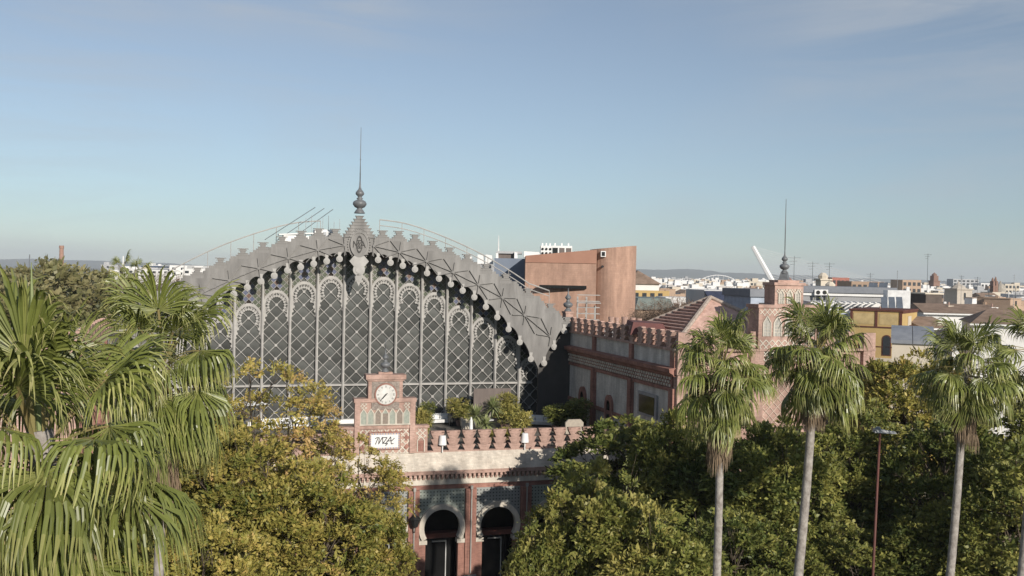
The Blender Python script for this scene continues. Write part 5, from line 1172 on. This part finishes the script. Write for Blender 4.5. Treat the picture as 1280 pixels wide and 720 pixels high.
a = at(37, 318, 600); t = thing('thin_mast', 'thin grey mast left of the brick chimney', 'mast', (a.x, 600, 0)); q = MB(); q.tube([(0, 0, 0), (0, 0, a.z)], .3, 4); q.build('pole', t, metal_grey)

# rooftop clutter on the nearer roofs at right
for i, (px, y, D, w, h, lab_, m_) in enumerate([
    (1006, 364, 163, 1.0, 1.6, 'white chimney on the long grey roof, just right of the roof gable', cw[0]), (1052, 365, 164, 1.6, 1.2, 'low white roof box halfway along the long grey roof', cw[0]), (1072, 364, 162, .7, 1.9, 'slim cream chimney near the middle of the long grey roof', cw[1]), (1096, 363, 165, 1.3, 1.3, 'grey roof box near the white stair block', cw[3]),
    (1186, 382, 143, .8, 1.5, 'cream chimney at the left of the long brown tile roof', cw[1]), (1212, 381, 144, .7, 1.3, 'white chimney on the ridge of the long brown tile roof', cw[0]), (1240, 384, 142, 1.0, 1.2, 'small white dormer box at the right of the long brown tile roof', cw[0]), (1136, 388, 124, .6, 1.1, 'short white chimney behind the ochre house', cw[0]), (1100, 388, 125, .6, .9, 'small white roof vent behind the ochre house trim', cw[0]), (1262, 392, 117, .7, 1.3, 'pale chimney on the brown hip roof between the last two palms', cw[1]), (912, 365, 154, .8, 1.2, 'white chimney above the dark blue awning', cw[0]), (855, 372, 172, .7, 1.2, 'small chimney on the white house beside the bare trees', cw[3])]):
    a = at(px, y, D); t = thing('roof_chimney', lab_, 'chimney', (a.x, D, a.z - h), TH); q = MB(); q.box(-w / 2, w / 2, -w / 2, w / 2, -3.0, h - .12); q.box(-w / 2 - .08, w / 2 + .08, -w / 2 - .08, w / 2 + .08, h - .12, h); q.build('stack', t, m_)
    if i % 2 == 0: q = MB(); q.tube([(0, 0, h), (0, 0, h + .5)], .1, 6); q.build('pot', t, pink)
for i, (px, y, D, lab_) in enumerate([(1022, 362, 160, 'air conditioner on the long grey roof nearest the roof gable'), (1030, 362, 160, 'second air conditioner along the long grey roof'), (1060, 360, 161, 'air conditioner right of the low white roof box'), (1170, 366, 152, 'air conditioner on the dark brown roof room')]):
    a = at(px, y, D); t = thing('air_conditioner', lab_, 'air conditioner', (a.x, D - .2, a.z - .9), radians(-8)); q = MB(); q.box(-.55, .55, -.25, .25, 0, .9); q.build('casing', t, white); q = MB(); q.disc(0, .45, .33, -.28, -.25, 14); q.build('fan', t, black); q = MB(); q.box(-.5, -.4, -.2, .2, -1.2, 0); q.box(.4, .5, -.2, .2, -1.2, 0); q.build('bracket', t, metal_grey)
for i, (px, y, D, lab_) in enumerate([(1088, 341, 200, 'short aerial above the pair of dark solar panels'), (1122, 338, 210, 'aerial above the bright white stair block'), (1202, 344, 240, 'aerial right of the cream belfry'), (1222, 346, 230, 'aerial between the grey high-rise and the domed church'), (1268, 343, 200, 'aerial near the right end of the skyline'), (862, 355, 260, 'aerial over the white houses above the bare trees'), (918, 352, 230, 'aerial over the white houses left of the leaning pylon'), (1180, 350, 190, 'short aerial just right of the bell tower')]):
    a = at(px, y, D); t = thing('aerial', lab_, 'aerial', (a.x, D, 0), i); q = MB(); q.tube([(0, 0, 0), (0, 0, a.z)], .03 * D / 150, 4)
    for j in range(3): q.tube([(-.8 + .2 * j, 0, a.z - .3 - j * .4), (.8 - .3 * j, 0, a.z - .25 - j * .4)], .018 * D / 150, 4)
    q.build('pole', t, metal_grey)
# ================================================================== TERRACE THINGS, LAMP POST, HAZE
Zt = DECK
def sofa(label, a, b_, rz=0, sc=1., m=None):
    t = thing('outdoor_sofa', label, 'sofa', G(a, b_, Zt), TH + rz, 'sofas on the terrace'); m = m or white_cloth
    q = MB(); q.box(-1.15, 1.15, -.45, .45, .16, .42); q.build('seat', t, m); q = MB(); q.box(-1.15, 1.15, .3, .48, .42, .85); q.build('backrest', t, m)
    for s_ in (-1, 1):
        q = MB(); q.box(*sorted((s_ * 1.15, s_ * 1.28)), -.45, .48, .1, .62); q.build('armrest', t, m)
    for sx in (-1, 1):
        for sy in (-1, 1): q = MB(); q.box(sx * 1.15 - .04, sx * 1.15 + .04, sy * .38 - .04, sy * .38 + .04, 0, .16); q.build('leg', t, metal_grey)
    for i in range(3): q = MB(); q.box(-1.05 + i * .72, -.4 + i * .72, .1, .3, .42, .74); q.build('cushion', t, m)
sofa('white cushioned sofa against the shed glass right of the clock gable', 6.9, 13.4)
sofa('cream sofa seen from its end beside the black heater box', 8.9, 10.8, radians(80), m=mat('cream_fabric', (.55, .49, .40), rough=.9))
sofa('white sofa in the shadow near the right wing', 15.4, 11.0, radians(-30))
sofa('white sofa on the terrace left of the clock gable', -4.0, 13.2)
sofa('white sofa behind the crown of the tallest autumn tree', -6.5, 12.6, radians(6))
hb_ = sthing('heater_box', 'tall narrow black box beside the white sofa', 'heater', 8.1, 12.2, Zt); q = MB(); q.box(7.78, 8.42, 11.9, 12.5, Zt, Zt + 1.6); q.box(7.74, 8.46, 11.86, 12.54, Zt + 1.6, Zt + 1.68); q.build('housing', hb_, black); q = MB(); q.box(8.0, 8.25, 11.87, 11.9, Zt + 1.2, Zt + 1.4); q.build('plate', hb_, white)
bp_ = sthing('screen_panel', 'large plain brown screen behind the spiky yuccas', 'screen', 10.6, 12.3, Zt); q = MB(); q.box(9.9, 13.2, 12.25, 12.4, Zt + .35, Zt + 3.1); q.build('board', bp_, brown_panel)
for x in (10.1, 13.0): q = MB(); q.box(x - .05, x + .05, 12.4, 12.5, Zt, Zt + 3.0); q.build('post', bp_, metal_grey)
def table(label, a, b_):
    t = thing('pedestal_table', label, 'table', G(a, b_, Zt), TH, 'round tables on the terrace'); q = MB(); q.lathe([(.55, .98), (.6, 1.0), (.6, 1.03), (.1, 1.04)], (0, 0, 0), 20); q.build('tabletop', t, white); q = MB(); q.lathe([(.3, 0), (.28, .04), (.05, .08), (.05, .98)], (0, 0, 0), 12); q.build('pedestal', t, lat_grey)
table('round pale pedestal table before the brown screen', 10.0, 8.4); table('round pale pedestal table in front of the shaded sofa', 13.6, 9.6)
for i, (a, b_) in enumerate([(8.6, 6.4), (9.4, 6.6), (11.2, 7.0)]):
    t = thing('metal_chair', ['dark wire chair left of the leaning yucca trunk', 'dark wire chair right of the leaning yucca trunk', 'dark wire chair beside the potted bush'][i], 'chair', G(a, b_, Zt), TH + i * 2); 
    for sx in (-1, 1):
        for sy in (-1, 1): q = MB(); q.tube([(sx * .22, sy * .2, 0), (sx * .2, sy * .18, .45 if sy < 0 else .95)], .018, 5); q.build('leg', t, black)
    q = MB(); q.box(-.23, .23, -.22, .22, .44, .47); q.build('seat', t, black); q = MB()
    for j in range(5): q.tube([(-.18 + j * .09, .19, .47), (-.18 + j * .09, .2, .93)], .01, 4)
    q.tube([(-.22, .2, .93), (.22, .2, .93)], .016, 5); q.build('backrest', t, black)
lounge = sthing('wicker_armchair', 'pale wicker armchair with a tall rounded back at the shaded parapet end', 'armchair', 15.6, 2.6, Zt); q = MB(); q.prism([(14.9, Zt + .3), (16.3, Zt + .3), (16.35, Zt + 1.45), (16.1, Zt + 1.7), (15.1, Zt + 1.7), (14.85, Zt + 1.45)], 3.0, 3.2); q.build('backrest', lounge, mat('wicker', (.42, .37, .30), (.34, .30, .25), rough=.9, scale=5)); q = MB(); q.box(14.95, 16.25, 2.3, 3.0, Zt + .2, Zt + .6); q.build('seat', lounge, MATS['wicker'])
# lamps standing on the parapet
def plamp(label, px, y):
    a = at(px, y, 71.5); rel = (a - O); aa = rel.x * CT + rel.y * ST; t = thing('parapet_lamp', label, 'lamp', G(aa, -.03, 9.86), TH, 'white lamps along the parapet')
    q = MB(); q.tube([(0, 0, 0), (0, 0, .6)], .045, 6); q.build('pole', t, white); q = MB(); q.lathe([(.30, .55), (.23, 1.2), (.2, 1.22)], (0, 0, 0), 16); q.build('lamp_shade', t, white_cloth)
plamp('white shaded lamp on the parapet right of the clock gable', 552, 560); plamp('white shaded lamp on the parapet at the edge of the tree shade', 665, 545)
pc = thing('closed_parasol', 'slim closed white parasol behind the parapet beside the yuccas', 'parasol', G(6.9, 1.6, DECK), TH); q = MB(); q.lathe([(.05, 0), (.05, .8), (.16, .85), (.12, 2.0), (.03, 2.3)], (0, 0, 0), 10); q.build('canopy', pc, white_cloth)
# terrace planting
def yucca_mesh(seed, n=130, Lf=.85):
    r = np.random.default_rng(seed); V = []; T = []
    for i in range(n):
        el = r.uniform(-.6, 1.35); az = i * 2.39996; d = np.array([cos(az) * cos(el), sin(az) * cos(el), sin(el)]); s_ = nrm_(np.cross(d, [0, 0, 1.]) + r.normal(0, .1, 3)); p = np.zeros(3); L_ = Lf * r.uniform(.8, 1.1); w = .045
        p1 = p + d * L_ * .55; p2 = p + d * L_ - np.array([0, 0, .16 * cos(el)])
        V += [p - s_ * w * .6, p + s_ * w * .6, p1 + s_ * w, p1 - s_ * w, p1 - s_ * w, p1 + s_ * w, p2 + s_ * .006, p2 - s_ * .006]; t_ = r.uniform(.3, .8); T += [t_, t_ + .1]
    return quad_mesh('leaf_rosette', np.array(V), np.array(T), leaf_palm)
yl = leafmat('yucca_leaf', [(0, (.12, .17, .06)), (.5, (.26, .30, .12)), (1, (.42, .42, .22))], rough=.5)
for i, (px, yy, b_, lab_) in enumerate([(595, 520, 4.2, 'spiky yucca with a wide pale head left of the leaning one'), (607, 531, 3.6, 'lower spiky yucca head just left of the leaning trunk'), (656, 512, 5.0, '')]):
    if i == 2: px, yy, lab_ = 606 + 0, 512, ''
    if not lab_:
        px, yy, lab_ = 616, 510, 'spiky yucca on a leaning pale trunk before the brown screen'
    D_ = 72.5 + b_ * .95; a = at(px, yy, D_); t = thing('yucca', lab_, 'yucca', (a.x - (.6 if i == 2 else 0), D_, Zt)); me = yucca_mesh(i + 5); me.materials[0] = yl
    inst('leaf_rosette', me, t, (.6 if i == 2 else 0, 0, a.z - Zt), sc=1.0 + .25 * (i != 1)); q = MB(); q.tube([(-.3 if i == 2 else 0, 0, 0), (.6 if i == 2 else 0, 0, a.z - Zt)], [.09, .07], 7); q.build('trunk', t, palm_bark)
def bush_mesh(seed, R, H, m, hue=.5, n=14):
    r = np.random.default_rng(seed); B = []; Dn = []; Hh = []
    for i in range(n):
        c = np.array([r.normal(0, R * .4), r.normal(0, R * .4), r.uniform(.25, 1) * H]); k_ = 45; v = nrm_(r.normal(0, 1, (k_, 3))); B.append(c + v * R * .32); Dn.append(nrm_(v + np.array([0, 0, .3]))); Hh.append(np.full(k_, hue + r.normal(0, .12)))
    V, t = leaves(r, np.concatenate(B), np.concatenate(Dn), 6, .3, .15, .08, hue=np.concatenate(Hh)); cr = quad_mesh('foliage', V, t, m)
    q = MB()
    for i in range(5): q.tube([(0, 0, 0), (r.normal(0, R * .2), r.normal(0, R * .2), H * .5), (r.normal(0, R * .4), r.normal(0, R * .4), H * .9)], [.04, .03, .015], 5)
    return cr, q.mesh('stem', bark)
BU = [bush_mesh(1, .9, 2.4, leaf_olive, .75), bush_mesh(2, .8, 2.0, leaf_green, .6), bush_mesh(3, .6, 1.4, leaf_olive, .85)]
for (px, yt, b_, bi, s_, lab_) in [(530, 505, 4.0, 1, .9, 'bright green bush at the right shoulder of the clock gable'), (528, 517, 2.0, 2, .9, 'small leafy plant behind the right step of the clock gable'), (573, 500, 11.0, 0, 1.1, 'yellow-green shrub behind the spiky yuccas'), (583, 508, 12.0, 1, 1.1, 'dark shrub between heater box and brown screen'),
    (631, 492, 9.5, 0, 1.15, 'tall bright green shrub at the right end of the brown screen'), (636, 505, 9.0, 0, 1.0, 'second bright green shrub hanging right of the brown screen'), (649, 520, 2.2, 2, 1.2, 'feathery yellow-green plant rising above the parapet'), (633, 540, 2.0, 2, .8, 'low green plant behind the parapet gaps'), (695, 510, 9.0, 1, 1.4, 'dark shrub in the shade near the right wing'), (718, 500, 8.0, 1, 1.5, 'dark bushy shrub below the arched wing windows'), (610, 545, 1.8, 2, .7, 'low plant at the foot of the yuccas')]:
    D_ = 70 + 12 * .3 + b_ * .95; a = at(px, yt, D_); t = thing('potted_shrub', lab_, 'shrub', (a.x, D_, Zt), px); me = BU[bi]; hh = [2.6, 2.2, 1.6][bi]; k_ = max(.5, (a.z - Zt) / hh)
    inst('foliage', me[0], t, (0, 0, .35), sc=(s_, s_, k_ * .9)); inst('stem', me[1], t, (0, 0, .35), sc=(s_, s_, k_ * .9)); q = MB(); q.lathe([(.22, 0), (.32, .45), (.34, .5), (.28, .5)], (0, 0, 0), 12); q.build('pot', t, pink)
# white awnings at the left end of the terrace
for i, (px, yy, b_) in enumerate([(283, 500, 9.0), (312, 497, 10.0), (265, 508, 7.0)]):
    D_ = 66 + b_; a = at(px, yy, D_); t = thing('square_parasol', ['open white parasol above the autumn crown near the shed bars', 'second open white parasol a little right of the first', 'open white parasol next to the second palm crown'][i], 'parasol', (a.x, D_, Zt), TH + i * .3)
    q = MB(); h = a.z - Zt; P = [(-1.2, -1.2, h - .45), (1.2, -1.2, h - .45), (1.2, 1.2, h - .45), (-1.2, 1.2, h - .45), (0, 0, h), (0, 0, h - .06)]; q.add(P, [(0, 1, 4), (1, 2, 4), (2, 3, 4), (3, 0, 4), (1, 0, 5), (2, 1, 5), (3, 2, 5), (0, 3, 5)]); q.build('canopy', t, white_cloth); q = MB(); q.tube([(0, 0, 0), (0, 0, h - .05)], .035, 6); q.build('pole', t, metal_grey)
# lamp post
a = at(1100, 541, 47); b0 = at(1091, 720, 47); f = a.z / (a.z - b0.z); lp = thing('street_lamp', 'rust red lamp post with a flat grey lantern among the trees', 'street lamp', (a.x + (b0.x - a.x) * f, 47, 0)); tx = -(b0.x - a.x) * f
q = MB(); q.tube([(0, 0, 0), (tx * .5, 0, a.z * .5), (tx, 0, a.z)], [.085, .07, .05], 10); q.build('pole', lp, pole_red, smooth=True)
q = MB(); q.add([(tx - .30, -.18, a.z + .02), (tx + .75, -.16, a.z - .02), (tx + .75, .16, a.z - .02), (tx - .30, .18, a.z + .02), (tx - .28, -.12, a.z + .2), (tx + .70, -.10, a.z + .07), (tx + .70, .10, a.z + .07), (tx - .28, .12, a.z + .2)], [(0, 3, 2, 1), (4, 5, 6, 7), (0, 1, 5, 4), (1, 2, 6, 5), (2, 3, 7, 6), (3, 0, 4, 7)])
q.build('lantern', lp, mat('lantern_grey', (.35, .36, .37), rough=.4)); q = MB(); q.lathe([(.1, 0), (.14, .08), (.1, .16)], (tx - .1, 0, a.z + .12), 8); q.build('photocell', lp, metal_grey)
# air
hz_ = MB(); hz_.box(-9800, 9800, -80, 11200, -1.0, 160)
hm = bpy.data.materials.new('air_haze'); hm.use_nodes = True; ht_ = hm.node_tree; ht_.nodes.clear(); ho = N(ht_, 'ShaderNodeOutputMaterial'); pv = N(ht_, 'ShaderNodeVolumePrincipled'); pv.inputs['Color'].default_value = (.86, .92, 1, 1); pv.inputs['Density'].default_value = HAZE; pv.inputs['Anisotropy'].default_value = 0.0
ht_.links.new(pv.outputs[0], ho.inputs['Volume']); tagit(hz_.build('haze', None, hm), 'thin pale haze over the distant city', kind='stuff')
